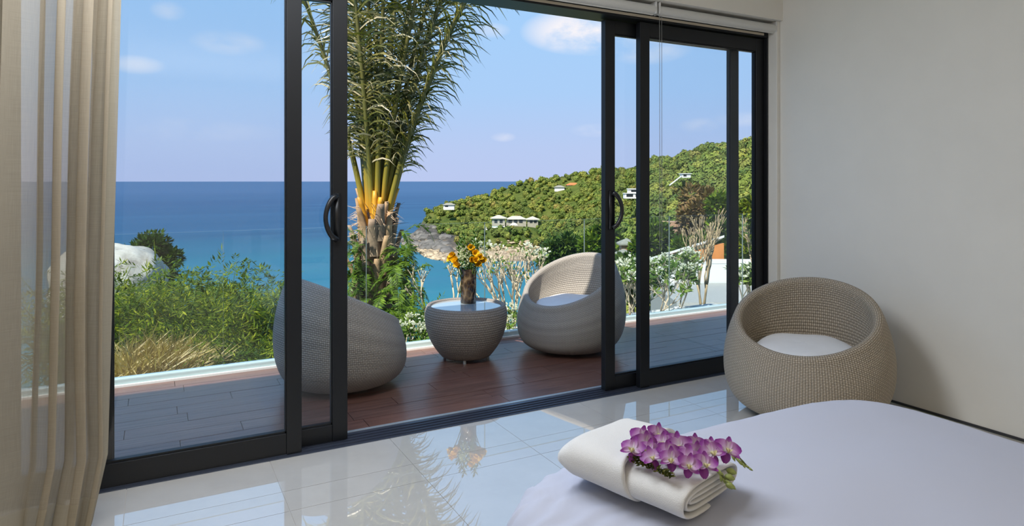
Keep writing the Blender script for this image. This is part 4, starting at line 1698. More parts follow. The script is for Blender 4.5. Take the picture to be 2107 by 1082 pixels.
h = house_root('modern_house', 1410, 362, 380, 'small white house with a slanting stair near the ridge')
MB().box(-2, 3, 0, 5, -1, 1.2).build('wall', MAT['white_wall'], h)
MB().box(-2.6, 3.6, -0.6, 5.4, 1.2, 1.55).build('roof', MAT['white_wall'], h)
MB().box(-1.2, 0.6, -0.06, 0.05, -0.3, 0.9).build('window', MAT['dark_glass'], h)
MB().add([(-2.2, 0, 0.2), (-2.2, 1.5, 0.2), (-9, 1.5, -5), (-9, 0, -5), (-2.2, 0, -0.3), (-2.2, 1.5, -0.3), (-9, 1.5, -5.6), (-9, 0, -5.6)],
         [(0, 1, 2, 3), (7, 6, 5, 4), (0, 3, 7, 4), (1, 5, 6, 2), (0, 4, 5, 1), (2, 6, 7, 3)]).build('stair', MAT['white_wall'], h)

h = house_root('ridge_house', 1178, 383, 690, 'low house with an orange tiled roof on the ridge')
MB().box(-6, 7, 0, 7, -3, 1.2).build('wall', MAT['white_wall'], h)
hip_roof(MB(), -6, 7, 0, 7, 1.2, 2.4, 1).build('roof', MAT['orange_roof'], h)
h = house_root('ridge_house', 1151, 388, 680, 'low house with a grey roof on the ridge left of the orange one')
MB().box(-5, 5, 0, 7, -3, 1.4).build('wall', MAT['white_wall'], h)
hip_roof(MB(), -5, 5, 0, 7, 1.4, 2.0, 1).build('roof', MAT['grey_roof'], h)
h = house_root('headland_house', 925, 425, 612, 'small grey-roofed house at the left end of the headland ridge')
MB().box(-6, 4, 0, 6, -3, 1.6).build('wall', MAT['white_wall'], h)
hip_roof(MB(), -6, 4, 0, 6, 1.6, 1.8, 1).build('roof', MAT['grey_roof'], h)
MB().box(-4.5, -1.5, -0.06, 0.05, -0.4, 1.0).build('window', MAT['dark_glass'], h)
h = house_root('retaining_wall', 1555, 357, 330, 'long pale terrace wall high on the right of the hill', 'wall')
MB().box(-14, 14, 0, 1, -1.6, 0.6).build('wall_face', MAT['terrace'], h)
MB().box(-14.1, 14.1, -0.1, 1.1, 0.6, 0.9).build('coping', MAT['white_wall'], h)
h = house_root('terrace_house', 1410, 468, 120, 'terracotta terraces of a house among the trees behind the bare tree')
MB().box(-3.4, 3.0, 0, 4, -1.2, -0.5).build('terrace', MAT['terrace'], h)
MB().box(-3.4, 2.4, 1.5, 5, 0.0, 0.9).build('terrace', MAT['terrace'], h)
MB().box(-3.0, 2.2, 1.9, 4, -0.5, 0.0).build('window', MAT['dark_glass'], h)
MB().box(-3.0, 2.6, 0.3, 4, -2.5, -1.2).build('window', MAT['dark_glass'], h)
for (u, v, d, lab) in ((1289, 500, 70, 'upper grey shingled pavilion roof just right of the door handle'), (1283, 522, 56, 'lower grey shingled pavilion roof beside the deck chair')):
    h = house_root('pavilion', u, v, d, lab, 'pavilion')
    s_ = d / 62
    s_ *= 0.5
    MB().box(-1.2 * s_, 1.2 * s_, -1.2 * s_, 1.2 * s_, -1.5 * s_, -0.02).build('wall', MAT['terrace'], h)
    hip_roof(MB(), -1.3 * s_, 1.3 * s_, -1.3 * s_, 1.3 * s_, 0, 0.95 * s_, 0.4 * s_).build('roof', MAT['grey_roof'], h)

# neighbour's flat-roofed house below the balcony, right
MAT['gravel'] = pbr('grey_gravel', (0.36, 0.35, 0.32), 0.95, noise_amt=0.35, noise_scale=60)
MAT['orange_wood'] = pbr('orange_timber_soffit', (0.62, 0.22, 0.05), 0.5, noise_amt=0.2, noise_scale=3)
nb = house_root('neighbour_house', 1400, 615, 17, 'white neighbouring house with gravel flat roof and orange timber eaves below the deck', 'house')
s_ = 17 / 1360.0      # metres per pixel at that depth


def nbx(u): return (u - 1400) * s_


def nbz(v): return (615 - v) * s_


MB().box(nbx(1392), nbx(1700), 0.0, 3.2, nbz(700), nbz(622)).build('flat_roof', MAT['gravel'], nb)
MB().box(nbx(1385), nbx(1700), -1.0, -0.02, nbz(700), nbz(630)).build('parapet', MAT['white_wall'], nb, bevel=0.02)
MB().box(nbx(1398), nbx(1760), 3.25, 3.5, nbz(700), nbz(575)).build('parapet', MAT['white_wall'], nb)
MB().box(nbx(1398), nbx(1760), 3.24, 3.60, nbz(575) + 0.002, nbz(567)).build('coping', MAT['white_wall'], nb)
rf = MB()
y0_, y1_ = 3.9, 6.5
A = [(nbx(1402), y0_, nbz(572)), (nbx(1590), y0_, nbz(515)), (nbx(1590), y1_, nbz(515) - 0.75), (nbx(1402), y1_, nbz(572) - 0.75)]
rf.add(A + [(p[0], p[1], p[2] + 0.07) for p in A], [(3, 2, 1, 0), (4, 5, 6, 7), (0, 1, 5, 4), (1, 2, 6, 5), (2, 3, 7, 6), (3, 0, 4, 7)])
rf.build('sloping_roof', MAT['white_wall'], nb)
rf = MB()
B = [(nbx(1425), y0_ + 0.03, nbz(578)), (nbx(1590), y0_ + 0.03, nbz(530)), (nbx(1590), y0_ + 0.03, nbz(590)), (nbx(1425), y0_ + 0.03, nbz(590))]
rf.add(B + [(p[0], p[1] + 0.2, p[2]) for p in B], [(0, 1, 2, 3), (7, 6, 5, 4), (0, 4, 5, 1), (1, 5, 6, 2), (2, 6, 7, 3), (3, 7, 4, 0)])
rf.build('timber_gable', MAT['orange_wood'], nb)

# white gravel planter strip beyond the railing on the right
pln = tag(empty('planter', (3.6, 6.0, -0.5)), 'white rendered planter ledge outside the glass railing under the frangipani', 'planter')
MB().box(-0.9, 3.2, -0.35, 0.75, -2.5, 0.16).build('planter_wall', MAT['white_wall'], pln, bevel=0.02)
MB().box(-0.8, 3.1, -0.25, 0.65, 0.15, 0.19).build('gravel', pbr('white_gravel', (0.62, 0.6, 0.56), 0.9, noise_amt=0.35, noise_scale=40), pln)

# ================================================================== NEAR PLANTS
MAT['bamboo_leaf'] = leaf_mat('bamboo_leaf', [(0.025, 0.055, 0.005), (0.09, 0.145, 0.008), (0.20, 0.25, 0.012), (0.42, 0.42, 0.035)], 0.4, scale=2.2, spec=0.12)
MAT['bush_leaf'] = leaf_mat('bush_leaf', [(0.022, 0.058, 0.007), (0.085, 0.15, 0.012), (0.20, 0.27, 0.02)], 0.35, scale=2.2, spec=0.12)
MAT['dark_leaf'] = leaf_mat('dark_tree_leaf', [(0.02, 0.05, 0.010), (0.05, 0.10, 0.015), (0.11, 0.16, 0.025)], 0.3, scale=1.0, spec=0.12)
MAT['frang_leaf'] = leaf_mat('frangipani_leaf', [(0.05, 0.11, 0.02), (0.12, 0.20, 0.035), (0.26, 0.34, 0.07)], 0.35, scale=2.0, spec=0.2)
MAT['fern_leaf'] = leaf_mat('fern_leaf', [(0.035, 0.085, 0.008), (0.10, 0.19, 0.015), (0.21, 0.32, 0.03)], 0.4, scale=3.0)
MAT['dry_grass'] = leaf_mat('dry_grass', [(0.30, 0.20, 0.06), (0.52, 0.38, 0.14), (0.62, 0.48, 0.22)], 0.3, scale=2.0)
MAT['twig'] = pbr('pale_branch', (0.55, 0.44, 0.31), 0.8, noise_amt=0.25, noise_scale=14)
MAT['twig2'] = pbr('tan_bare_branch', (0.44, 0.31, 0.17), 0.8, noise_amt=0.25, noise_scale=10)


def feathery_bush(name, seed, height, spread, ncane, nleaf, lsize, m, lwid=0.18):
    """arching canes carrying narrow leaves"""
    r = random.Random(seed)
    root = empty(name)
    canes = MB()
    P, D, N, L = [], [], [], []
    for k in range(ncane):
        a_ = r.uniform(0, 6.28)
        out_ = Vector((math.cos(a_), math.sin(a_), 0))
        ht = height * r.uniform(0.55, 1.0)
        sp_ = spread * r.uniform(0.3, 1.0)
        b = Vector((r.gauss(0, 0.12), r.gauss(0, 0.12), 0))
        pts = [b + out_ * sp_ * (t ** 1.6) + Vector((0, 0, ht * (1.25 * t - 0.25 * t ** 3))) for t in [i / 7 for i in range(8)]]
        canes.tube(pts, [0.012 - 0.0012 * i for i in range(8)], 5, False)
        for q in range(max(1, nleaf // ncane // 9)):
            t = r.uniform(0.2, 1.0) ** 0.75
            i = min(6, int(t * 7)); f = t * 7 - i
            p = pts[i] * (1 - f) + pts[i + 1] * f
            tw_ = (Vector((r.gauss(0, 1), r.gauss(0, 1), r.gauss(0.15, 0.6))).normalized() + out_ * 0.45).normalized()
            p = p + tw_ * r.uniform(0.0, 0.16)
            sl = r.uniform(0.16, 0.30)
            sd_ = tw_.cross(Vector((r.gauss(0, .3), r.gauss(0, .3), 1))).normalized()
            for w_ in range(9):
                tt = (w_ + 1) / 9
                c_ = p + tw_ * sl * tt + Vector((0, 0, -0.10 * sl * tt * tt * 3))
                sg = 1 if w_ % 2 else -1
                d = (tw_ * 0.75 + sd_ * sg * (0.75 if w_ < 8 else 0) + Vector((0, 0, r.uniform(-0.3, 0.1)))).normalized()
                nn = d.cross(Vector((r.gauss(0, .25), r.gauss(0, .25), 1))).normalized()
                P.append(c_); D.append(d); N.append(nn); L.append(lsize * r.uniform(0.7, 1.25))
    canes.build('cane', MAT['stem'], root, True)
    V, F = leaves(P, D, N, np.array(L), np.array(L) * lwid, 0.15)
    stuff(np_mesh('foliage', V, F, m, root))
    return root


b0 = feathery_bush('bamboo_bush', 1, 2.3, 0.95, 44, 15000, 0.095, MAT['bamboo_leaf'])
b1 = feathery_bush('bamboo_bush', 2, 2.1, 0.9, 44, 15000, 0.085, MAT['bamboo_leaf'], 0.24)
b2 = feathery_bush('leafy_bush', 3, 2.2, 1.0, 44, 14000, 0.08, MAT['bush_leaf'], 0.42)
b3 = feathery_bush('leafy_bush', 4, 2.4, 0.95, 44, 14000, 0.075, MAT['bush_leaf'], 0.48)
used = set()
# (prototype, column, depth, row of the top, scale, label)
plan = [
    (b0, 180, 7.6, 578, 1.0, 'bright feathery bush beyond the railing, half hidden by the curtain edge'),
    (b1, 285, 8.4, 598, 1.0, 'feathery yellow-green bush in front of the pale boulder'),
    (b0, 385, 7.4, 592, 1.0, 'tall feathery bush right behind the dry yellow grass'),
    (b1, 470, 8.6, 600, 1.05, 'feathery bush in the middle of the hedge beyond the glass railing'),
    (b3, 455, 9.8, 592, 1.05, 'bush with a thin loose top standing highest behind the hedge'),
    (b2, 550, 8.4, 622, 1.0, 'rounded leafy bush beyond the railing beside the back of the deck chair'),
    (b2, 640, 8.0, 640, 1.0, 'leafy bush seen behind the deck chair through the sliding door'),
    (b3, 320, 10.5, 600, 1.2, 'deep green bush below the dark tree beside the boulder'),
    (b0, 520, 6.7, 672, 0.8, 'low feathery bush close to the rail, left of the deck chair'),
    (b1, 420, 6.5, 690, 0.8, 'low feathery bush close to the rail, right of the dry grass'),
    (b2, 590, 6.6, 700, 0.75, 'low leafy bush against the rail, mostly hidden by the deck chair'),
    (b1, 230, 9.2, 592, 1.0, 'feathery bush growing against the foot of the boulder'),
    (b2, 845, 6.6, 648, 0.72, 'leafy green bush between the palm and the round table'),
]
for pr, u, d, vtop, sc_, lab in plan:
    o = pr if id(pr) not in used else copy_tree(pr)
    used.add(id(pr))
    top = zat(vtop, d)
    ht = (2.15 if pr in (b0, b1) else 2.1) * sc_
    p = at(u, d, top - ht)
    o.location = p
    o.scale = (sc_, sc_, sc_)
    o.rotation_euler = (0, 0, (u * 0.37) % 6.28)
    tag(o, lab, 'bush', 'bushes beyond the railing')


def dry_grass(u, d, vtop, h, n, seed, lab):
    r = random.Random(seed)
    p0 = at(u, d, zat(vtop, d) - h * 0.9)
    root = tag(empty('dry_grass', p0), lab, 'grass')
    P, D, N, L, W = [], [], [], [], []
    for k in range(n):
        b = Vector((r.gauss(0, 0.13), r.gauss(0, 0.12), 0))
        d1 = Vector((r.gauss(0.25, 0.5), r.gauss(-0.1, 0.5), 1.1)).normalized()
        l = h * r.uniform(0.35, 0.65)
        nn = d1.orthogonal().normalized()
        P.append(b); D.append(d1); N.append(nn); L.append(l); W.append(0.010)
        p2 = b + d1 * l * 0.9
        for q in range(4):
            d2 = (d1 + Vector((r.gauss(0.2, 0.5), r.gauss(0, 0.5), r.uniform(-0.6, 0.2)))).normalized()
            P.append(b + d1 * l * r.uniform(0.45, 1.0)); D.append(d2); N.append(d2.orthogonal().normalized()); L.append(h * r.uniform(0.15, 0.4)); W.append(0.011)
    V, F = leaves(P, D, N, np.array(L), np.array(W), 0)
    stuff(np_mesh('blades', V, F, MAT['dry_grass'], root))


dry_grass(305, 6.0, 668, 0.85, 1300, 3, 'clump of dry golden grass behind the railing at its left end')
dry_grass(285, 5.75, 745, 0.5, 600, 8, 'low dry grass tuft against the rail below the golden clump')
dry_grass(520, 6.0, 738, 0.35, 260, 4, 'small dry grass tuft by the rail left of the deck chair')


# boulder and the tree behind it
def boulder_mat():
    m, t, o = mat('pale_granite')
    tcn = t.n('ShaderNodeTexCoord')
    v = tcn.outputs['Object']
    n1 = t.noise(v, 2.2, 6, 0.65)
    n2 = t.noise(t.mapping(v, scale=(1.0, 1.0, 0.35)), 3.0, 5, 0.7, 1.5)
    c = t.ramp(n1, [(0.3, (0.36, 0.30, 0.23)), (0.55, (0.56, 0.50, 0.42)), (0.75, (0.66, 0.61, 0.54))])
    c = t.mix(t.math('MULTIPLY', t.math('SUBTRACT', n2, 0.56, clamp=True), 5.0, clamp=True), c, (0.16, 0.10, 0.075))
    b = t.n('ShaderNodeBsdfPrincipled'); t.l(c, b.inputs['Base Color']); b.inputs['Roughness'].default_value = 0.9
    t.l(t.bump(n1, 0.5, 0.08), b.inputs['Normal'])
    t.l(b.outputs[0], o.inputs[0])
    return m


d = 15.0
bm = bmesh.new()
bmesh.ops.create_icosphere(bm, subdivisions=5, radius=1)
for v in bm.verts:
    e = 3.2
    l = (abs(v.co.x) ** e + abs(v.co.y) ** e + abs(v.co.z) ** e) ** (1 / e)
    v.co /= l
    v.co *= 1 + 0.10 * mnoise.fractal(v.co * 1.4 + Vector((3, 1, 0)), 1.0, 2.0, 4)
me = bpy.data.meshes.new('boulder'); bm.to_mesh(me); bm.free()
me.materials.append(boulder_mat())
me.polygons.foreach_set('use_smooth', [True] * len(me.polygons))
bo = bpy.data.objects.new('boulder', me); COL.objects.link(bo)
bo.location = at(225, d, zat(507, d) - 1.0)
bo.scale = (1.12, 1.1, 1.0)
bo.rotation_euler = (0, R(6), R(-YAW + 20))
tag(bo, 'large pale weathered boulder rising above the bushes beyond the rail', 'boulder')


def clump_tree(name, lab, u, d, v0, v1, w_px, m, seed, nleaf=7000, lsize=0.16, cat='tree', trunk=True, grp=None):
    r = random.Random(seed)
    top, bot = zat(v0, d), zat(v1, d)
    hw = w_px / 2 * d / FPX
    h = top - bot
    root = tag(empty(name, at(u, d, bot - 0.4 * h)), lab, cat, grp)
    lobes = []
    for k in range(16):
        a_ = r.uniform(0, 6.28)
        t = r.uniform(0.15, 0.92)
        q = hw * r.uniform(0.2, 0.72) * math.sin(PI * (0.18 + 0.74 * t)) ** 0.5
        lobes.append((Vector((q * math.cos(a_), q * math.sin(a_), 0.4 * h + h * t)), hw * r.uniform(0.25, 0.42)))
    P, D, N, L = [], [], [], []
    for k in range(nleaf):
        c, rad = lobes[r.randrange(16)]
        dd_ = Vector((r.gauss(0, 1), r.gauss(0, 1), r.gauss(0.2, 0.8))).normalized()
        p = c + dd_ * rad * r.uniform(0.6, 1.1) ** 0.5
        dr = (dd_ + Vector((r.gauss(0, 0.6), r.gauss(0, 0.6), r.gauss(-0.1, 0.5)))).normalized()
        P.append(p); D.append(dr); N.append(dr.cross(Vector((r.gauss(0, .6), r.gauss(0, .6), 1))).normalized()); L.append(lsize * r.uniform(0.6, 1.2))
    V, F = leaves(P, D, N, np.array(L), np.array(L) * 0.45, 0.1)
    stuff(np_mesh('foliage', V, F, m, root))
    if trunk:
        tb_ = MB().tube([(0, 0, 0), (0.03, 0, 0.5 * h), (0, 0.03, 1.1 * h)], [hw * 0.10, hw * 0.08, hw * 0.04], 8)
        for c, rad in lobes[:9]:
            tb_.tube([(0, 0, 0.45 * h), (c * 0.55 + Vector((0, 0, 0.25 * h)))[:], c[:]], [hw * 0.04, hw * 0.03, hw * 0.015], 6)
        tb_.build('trunk', MAT['bark'], root, True)
    return root


clump_tree('dark_tree', 'dark green bushy tree rising behind the pale boulder', 312, 17.5, 492, 610, 125, MAT['dark_leaf'], 5, 6500, 0.16)


# ---------------------------------------------------------------- palm
def palm():
    r = random.Random(17)
    d = 8.0
    PS = 1.28
    bx = at(772, d)
    zb = -3.0
    root = tag(empty('palm_tree', (bx.x, bx.y, zb)), 'tall feather palm with orange leaf bases rising in the open doorway', 'palm')

    def trunk_mat():
        m, t, o = mat('palm_trunk')
        tcn = t.n('ShaderNodeTexCoord')
        n1 = t.noise(t.mapping(tcn.outputs['Object'], scale=(14, 14, 3)), 1.0, 5, 0.7)
        c = t.ramp(n1, [(0.3, (0.045, 0.03, 0.02)), (0.5, (0.15, 0.10, 0.065)), (0.72, (0.36, 0.26, 0.17))])
        b = t.n('ShaderNodeBsdfPrincipled'); t.l(c, b.inputs['Base Color']); b.inputs['Roughness'].default_value = 0.9
        t.l(t.bump(n1, 0.9, 0.03), b.inputs['Normal']); t.l(b.outputs[0], o.inputs[0])
        return m
    tm = trunk_mat()
    top = zat(418, d)
    hz = (top - zb) / PS
    root.scale = (PS, PS, PS)
    pts = [(0.02 * math.sin(i), 0.02 * math.cos(i * 1.3), hz * i / 12) for i in range(13)]
    rad = [0.19] * 8 + [0.185, 0.18, 0.165, 0.13, 0.07]
    MB().tube(pts, rad, 18).build('trunk', tm, root, True)
    # old leaf bases (boots) wrapping the trunk
    bm_cols = [pbr('leaf_base_tan', (0.34, 0.22, 0.12), 0.85, noise_amt=0.45, noise_scale=9), pbr('leaf_base_grey', (0.22, 0.16, 0.11), 0.9, noise_amt=0.5, noise_scale=9)]
    yel = pbr('orange_leaf_base', (0.62, 0.30, 0.02), 0.5, noise_amt=0.3, noise_scale=7)

    def boot(z, a_, length, wd, lean, m, r0):
        o_ = Vector((math.cos(a_), math.sin(a_), 0)); s_ = Vector((-math.sin(a_), math.cos(a_), 0))
        P = []
        n = 7
        for i in range(n):
            t = i / (n - 1)
            c = o_ * (r0 + lean * t * t) + Vector((0, 0, z + length * t))
            wq = wd * (1 - 0.55 * t)
            th_ = 0.022 * (1 - 0.3 * t)
            P.append([c - s_ * wq - o_ * th_ * 0.8, c - s_ * wq * 0.6 + o_ * th_ * 0.6, c + o_ * th_, c + s_ * wq * 0.6 + o_ * th_ * 0.6, c + s_ * wq - o_ * th_ * 0.8, c - o_ * th_ * 1.2])
        mb = MB().grid(P, True)
        q = len(mb.v)
        mb.f.append(tuple(q - 6 + k for k in range(6))); mb.m.append(0)
        mb.build('leaf_base', m, root, True)
    k = 0
    z = hz - 2.2
    while z < hz - 0.30:
        for q in range(6):
            a_ = k * 2.39996
            k += 1
            boot(z + r.uniform(-0.03, 0.03), a_, r.uniform(0.30, 0.45), r.uniform(0.05, 0.075), r.uniform(0.02, 0.09), bm_cols[k % 2], 0.185 if z < hz - 0.6 else 0.165)
        z += 0.17
    for q, (a_, l, ln) in enumerate([(-2.6, 0.42, 0.10), (-1.9, 0.46, 0.02), (-1.2, 0.34, 0.05), (-0.5, 0.44, 0.09), (0.4, 0.4, 0.08), (2.4, 0.4, 0.07), (-1.55, 0.30, 0.04)]):
        boot(hz - 0.36 + 0.02 * q, a_, l, 0.05, ln, yel if q in (0, 1, 3, 6) else bm_cols[0], 0.125)
    # fibre at the crown base
    P, D, N, L = [], [], [], []
    for q in range(260):
        a_ = r.uniform(0, 6.28)
        p = Vector((0.13 * math.cos(a_), 0.13 * math.sin(a_), hz - r.uniform(0.0, 0.55)))
        dd_ = Vector((math.cos(a_), math.sin(a_), r.uniform(-1.0, 0.8))).normalized()
        P.append(p); D.append(dd_); N.append(dd_.orthogonal().normalized()); L.append(r.uniform(0.06, 0.22))
    V, F = leaves(P, D, N, np.array(L), np.full(len(L), 0.008), 0)
    stuff(np_mesh('fibre', V, F, pbr('palm_fibre', (0.36, 0.26, 0.17), 0.9), root))
    # fronds
    def rachis_mat():
        m, t, o = mat('palm_rachis')
        uv = t.n('ShaderNodeUVMap')
        s = t.n('ShaderNodeSeparateXYZ'); t.l(uv.outputs[0], s.inputs[0])
        c = t.ramp(s.outputs[1], [(0.0, (0.60, 0.25, 0.012)), (0.06, (0.46, 0.24, 0.015)), (0.13, (0.22, 0.18, 0.02)), (0.22, (0.10, 0.10, 0.018)), (0.6, (0.13, 0.12, 0.03)), (1.0, (0.33, 0.29, 0.12))])
        b = t.n('ShaderNodeBsdfPrincipled'); t.l(c, b.inputs['Base Color']); b.inputs['Roughness'].default_value = 0.4
        t.l(b.outputs[0], o.inputs[0])
        return m
    rm = rachis_mat()
    lm = leaf_mat('palm_leaflet', [(0.022, 0.036, 0.007), (0.09, 0.11, 0.018), (0.21, 0.20, 0.05), (0.60, 0.52, 0.34)], 0.38, rough=0.35, scale=3.0, spec=0.7)
    # azimuth (0 = picture right, 90 = away, 180 = left, 270 = towards the house), lean at the tip, length
    fr = [(0, 30, 3.0), (18, 22, 3.2), (-20, 34, 3.0), (45, 26, 3.1), (85, 20, 3.2), (125, 12, 3.2), (165, 11, 3.1), (182, 6, 3.3), (202, 25, 3.1),
          (238, 9, 3.3), (262, 20, 2.8), (290, 19, 3.2), (318, 24, 3.1), (340, 14, 3.4), (60, 10, 3.5), (220, 7, 3.5), (-5, 20, 3.3), (270, 12, 3.2), (345, 26, 2.7), (100, 14, 3.3)]
    fr_dir_r, fr_dir_t = right, -toward
    for q, (a0, lean, ln) in enumerate(fr):
        a_ = R(a0)
        o_ = (fr_dir_r * math.cos(a_) + fr_dir_t * math.sin(a_))
        side = Vector((0, 0, 1)).cross(o_).normalized()
        pts = []
        p = o_ * 0.07 + Vector((0, 0, hz - 0.36 + 0.012 * q))
        nseg = 30
        for i in range(nseg + 1):
            t = i / nseg
            pts.append(p.copy())
            an = R(lean * 0.40 + lean * 0.70 * t + 45 * max(0, t - 0.5) ** 1.7)
            p = p + (o_ * math.sin(an) + Vector((0, 0, math.cos(an)))) * ((ln + 0.45) / nseg)
        rd = [0.026 * (1 - t) ** 0.8 + 0.004 for t in [i / nseg for i in range(nseg + 1)]]
        mb = MB().tube(pts, rd, 7, False)
        uvs = [(0.5, i / nseg) for i in range(nseg + 1) for _ in range(7)]
        fo = mb.build('frond', rm, root, True, uvs=uvs)
        # leaflets, three quads each, drooping
        Vl, Fl = [], []
        npair = 70
        for kx in range(npair):
            t = 0.19 + 0.805 * kx / npair
            i = min(nseg - 1, int(t * nseg)); f = t * nseg - i
            c = pts[i] * (1 - f) + pts[i + 1] * f
            tg = (pts[i + 1] - pts[i]).normalized()
            upv = side.cross(tg).normalized()
            tl = (t - 0.19) / 0.805
            length = (0.16 + 0.40 * math.sin(PI * min(1, 0.12 + 0.62 * tl)) ** 0.9) * (1 - 0.55 * max(0, tl - 0.7) / 0.3)
            for sd_ in (-1, 1):
                dd_ = (side * sd_ * r.uniform(0.65, 0.95) + tg * r.uniform(0.55, 0.85) + upv * r.uniform(-0.25, 0.45)).normalized()
                l = length * r.uniform(0.8, 1.12)
                wv = tg.cross(dd_)
                wv = (tg * 0.6 + upv * r.uniform(-0.8, 0.8)).normalized()
                w0 = 0.0074
                pp = c.copy()
                dr = r.uniform(0.25, 0.75)
                cent = []
                for st in range(5):
                    cent.append(pp.copy())
                    dd_ = (dd_ + Vector((0, 0, -dr * 0.34 * (st + 0.6)))).normalized()
                    pp = pp + dd_ * l / 4
                b_ = len(Vl)
                for st, cc in enumerate(cent):
                    wq = w0 * (1.0, 1.15, 1.0, 0.7, 0.1)[st]
                    Vl += [cc - wv * wq, cc + wv * wq]
                for st in range(4):
                    Fl.append((b_ + 2 * st, b_ + 2 * st + 1, b_ + 2 * st + 3, b_ + 2 * st + 2))
        stuff(np_mesh('leaflets', np.array([x_[:] for x_ in Vl]), Fl, lm, fo))
    return bx, zb, hz


bx, zb, hz = palm()


# ferns growing on and around the palm trunk
PF = 1.27


def fern(u, d, z, nfr, ln, seed, lab, spread=1.0, bias=None):
    r = random.Random(seed)
    d *= PF
    ln *= PF
    z = EYE + (z - EYE) * PF
    root = tag(empty('fern', at(u, d, z)), lab, 'fern', 'ferns on the palm trunk')
    nfr = int(nfr * 1.9)
    for k in range(nfr):
        a_ = 2 * PI * k / nfr + r.uniform(-0.4, 0.4)
        o_ = Vector((math.cos(a_), math.sin(a_), 0)) * spread
        if bias is not None:
            o_ = (o_ + bias * r.uniform(0.4, 1.2)).normalized()
        l = ln * r.uniform(0.5, 1.15)
        ri, dr = r.uniform(0.15, 0.95), r.uniform(0.7, 1.7)
        st = Vector((r.gauss(0, 0.05), r.gauss(0, 0.05), r.gauss(0, 0.10)))
        pts = [st + o_ * l * (t * 0.85 - 0.2 * t * t) + Vector((0, 0, l * (ri * t - dr * t * t))) for t in [i / 9 for i in range(10)]]
        rach = MB().tube(pts, [0.004 - 0.0003 * i for i in range(10)], 5, False)
        P, D, N, L = [], [], [], []
        sd = Vector((0, 0, 1)).cross(o_).normalized()
        rl = r.uniform(-0.5, 0.5)
        for q in range(34):
            t = 0.10 + 0.90 * q / 34
            i = min(8, int(t * 9)); f = t * 9 - i
            c = pts[i] * (1 - f) + pts[i + 1] * f
            tg = (pts[i + 1] - pts[i]).normalized()
            for s_ in (-1, 1):
                dd_ = (sd * s_ + tg * 0.6 + Vector((0, 0, rl * s_ + r.uniform(-0.45, 0.2)))).normalized()
                P.append(c); D.append(dd_); N.append((tg + Vector((0, 0, r.uniform(-0.4, 0.4)))).normalized()); L.append(0.085 * math.sin(PI * (0.1 + 0.86 * t)) * r.uniform(0.6, 1.3) * ln / 0.45)
        V, F = leaves(P, D, N, np.array(L), np.array(L) * 0.24, 0.1)
        fo = rach.build('frond', MAT['stem'], root, True)
        stuff(np_mesh('leaflets', V, F, MAT['fern_leaf'], fo))


fern(825, 6.1, zat(520, 6.1), 9, 0.38, 1, 'bright fern arching out right of the palm trunk at railing-top height', bias=right * 0.6)
fern(815, 6.0, zat(560, 6.0), 9, 0.42, 2, 'bright fern hanging from the middle of the palm trunk, right side', bias=right * 0.7)
fern(745, 6.0, zat(580, 6.0), 9, 0.32, 3, 'fern on the left side of the palm trunk behind the sliding door edge', bias=-right * 0.4)
fern(765, 5.9, zat(640, 5.9), 10, 0.36, 4, 'fern covering the lower front of the palm trunk', bias=toward * 0.5)
fern(815, 5.9, zat(620, 5.9), 10, 0.42, 5, 'large fern at the lower right of the palm trunk', bias=right * 0.4)
fern(800, 5.85, zat(660, 5.85), 10, 0.38, 6, 'fern at the foot of the palm just above the deck edge')
fern(730, 6.0, zat(500, 6.0), 6, 0.22, 7, 'small fern high on the left of the palm trunk', bias=-right * 0.6)
fern(735, 5.95, zat(545, 5.95), 7, 0.26, 9, 'small fern halfway down the left of the palm trunk', bias=-right * 0.5)
fern(842, 5.95, zat(600, 5.95), 7, 0.30, 10, 'fern tip reaching out over the water right of the palm', bias=right * 0.8)


# ---------------------------------------------------------------- frangipani and bare trees
def branching(r, p, d, length, rad, depth, out, tips, spread=0.55, up=0.25, kids=(2, 3), shrink=0.78):
    segs = 3
    pts, q = [p.copy()], p.copy()
    dd_ = d.copy()
    for i in range(segs):
        dd_ = (dd_ + Vector((r.gauss(0, 0.10), r.gauss(0, 0.10), r.gauss(0.04, 0.06)))).normalized()
        q = q + dd_ * length / segs
        pts.append(q.copy())
    out.tube(pts, [rad * (1 - 0.28 * i / segs) for i in range(segs + 1)], 6, True)
    if depth == 0:
        tips.append((q, dd_))
        return
    n = r.choice(kids)
    for k in range(n):
        a_ = 2 * PI * k / n + r.uniform(-0.5, 0.5)
        s = dd_.orthogonal().normalized()
        s.rotate(Matrix.Rotation(a_, 3, dd_))
        nd = (dd_ + s * spread * r.uniform(0.6, 1.2) + Vector((0, 0, up))).normalized()
        branching(r, q, nd, length * shrink * r.uniform(0.8, 1.15), rad * 0.70, depth - 1, out, tips, spread, up, kids, shrink)


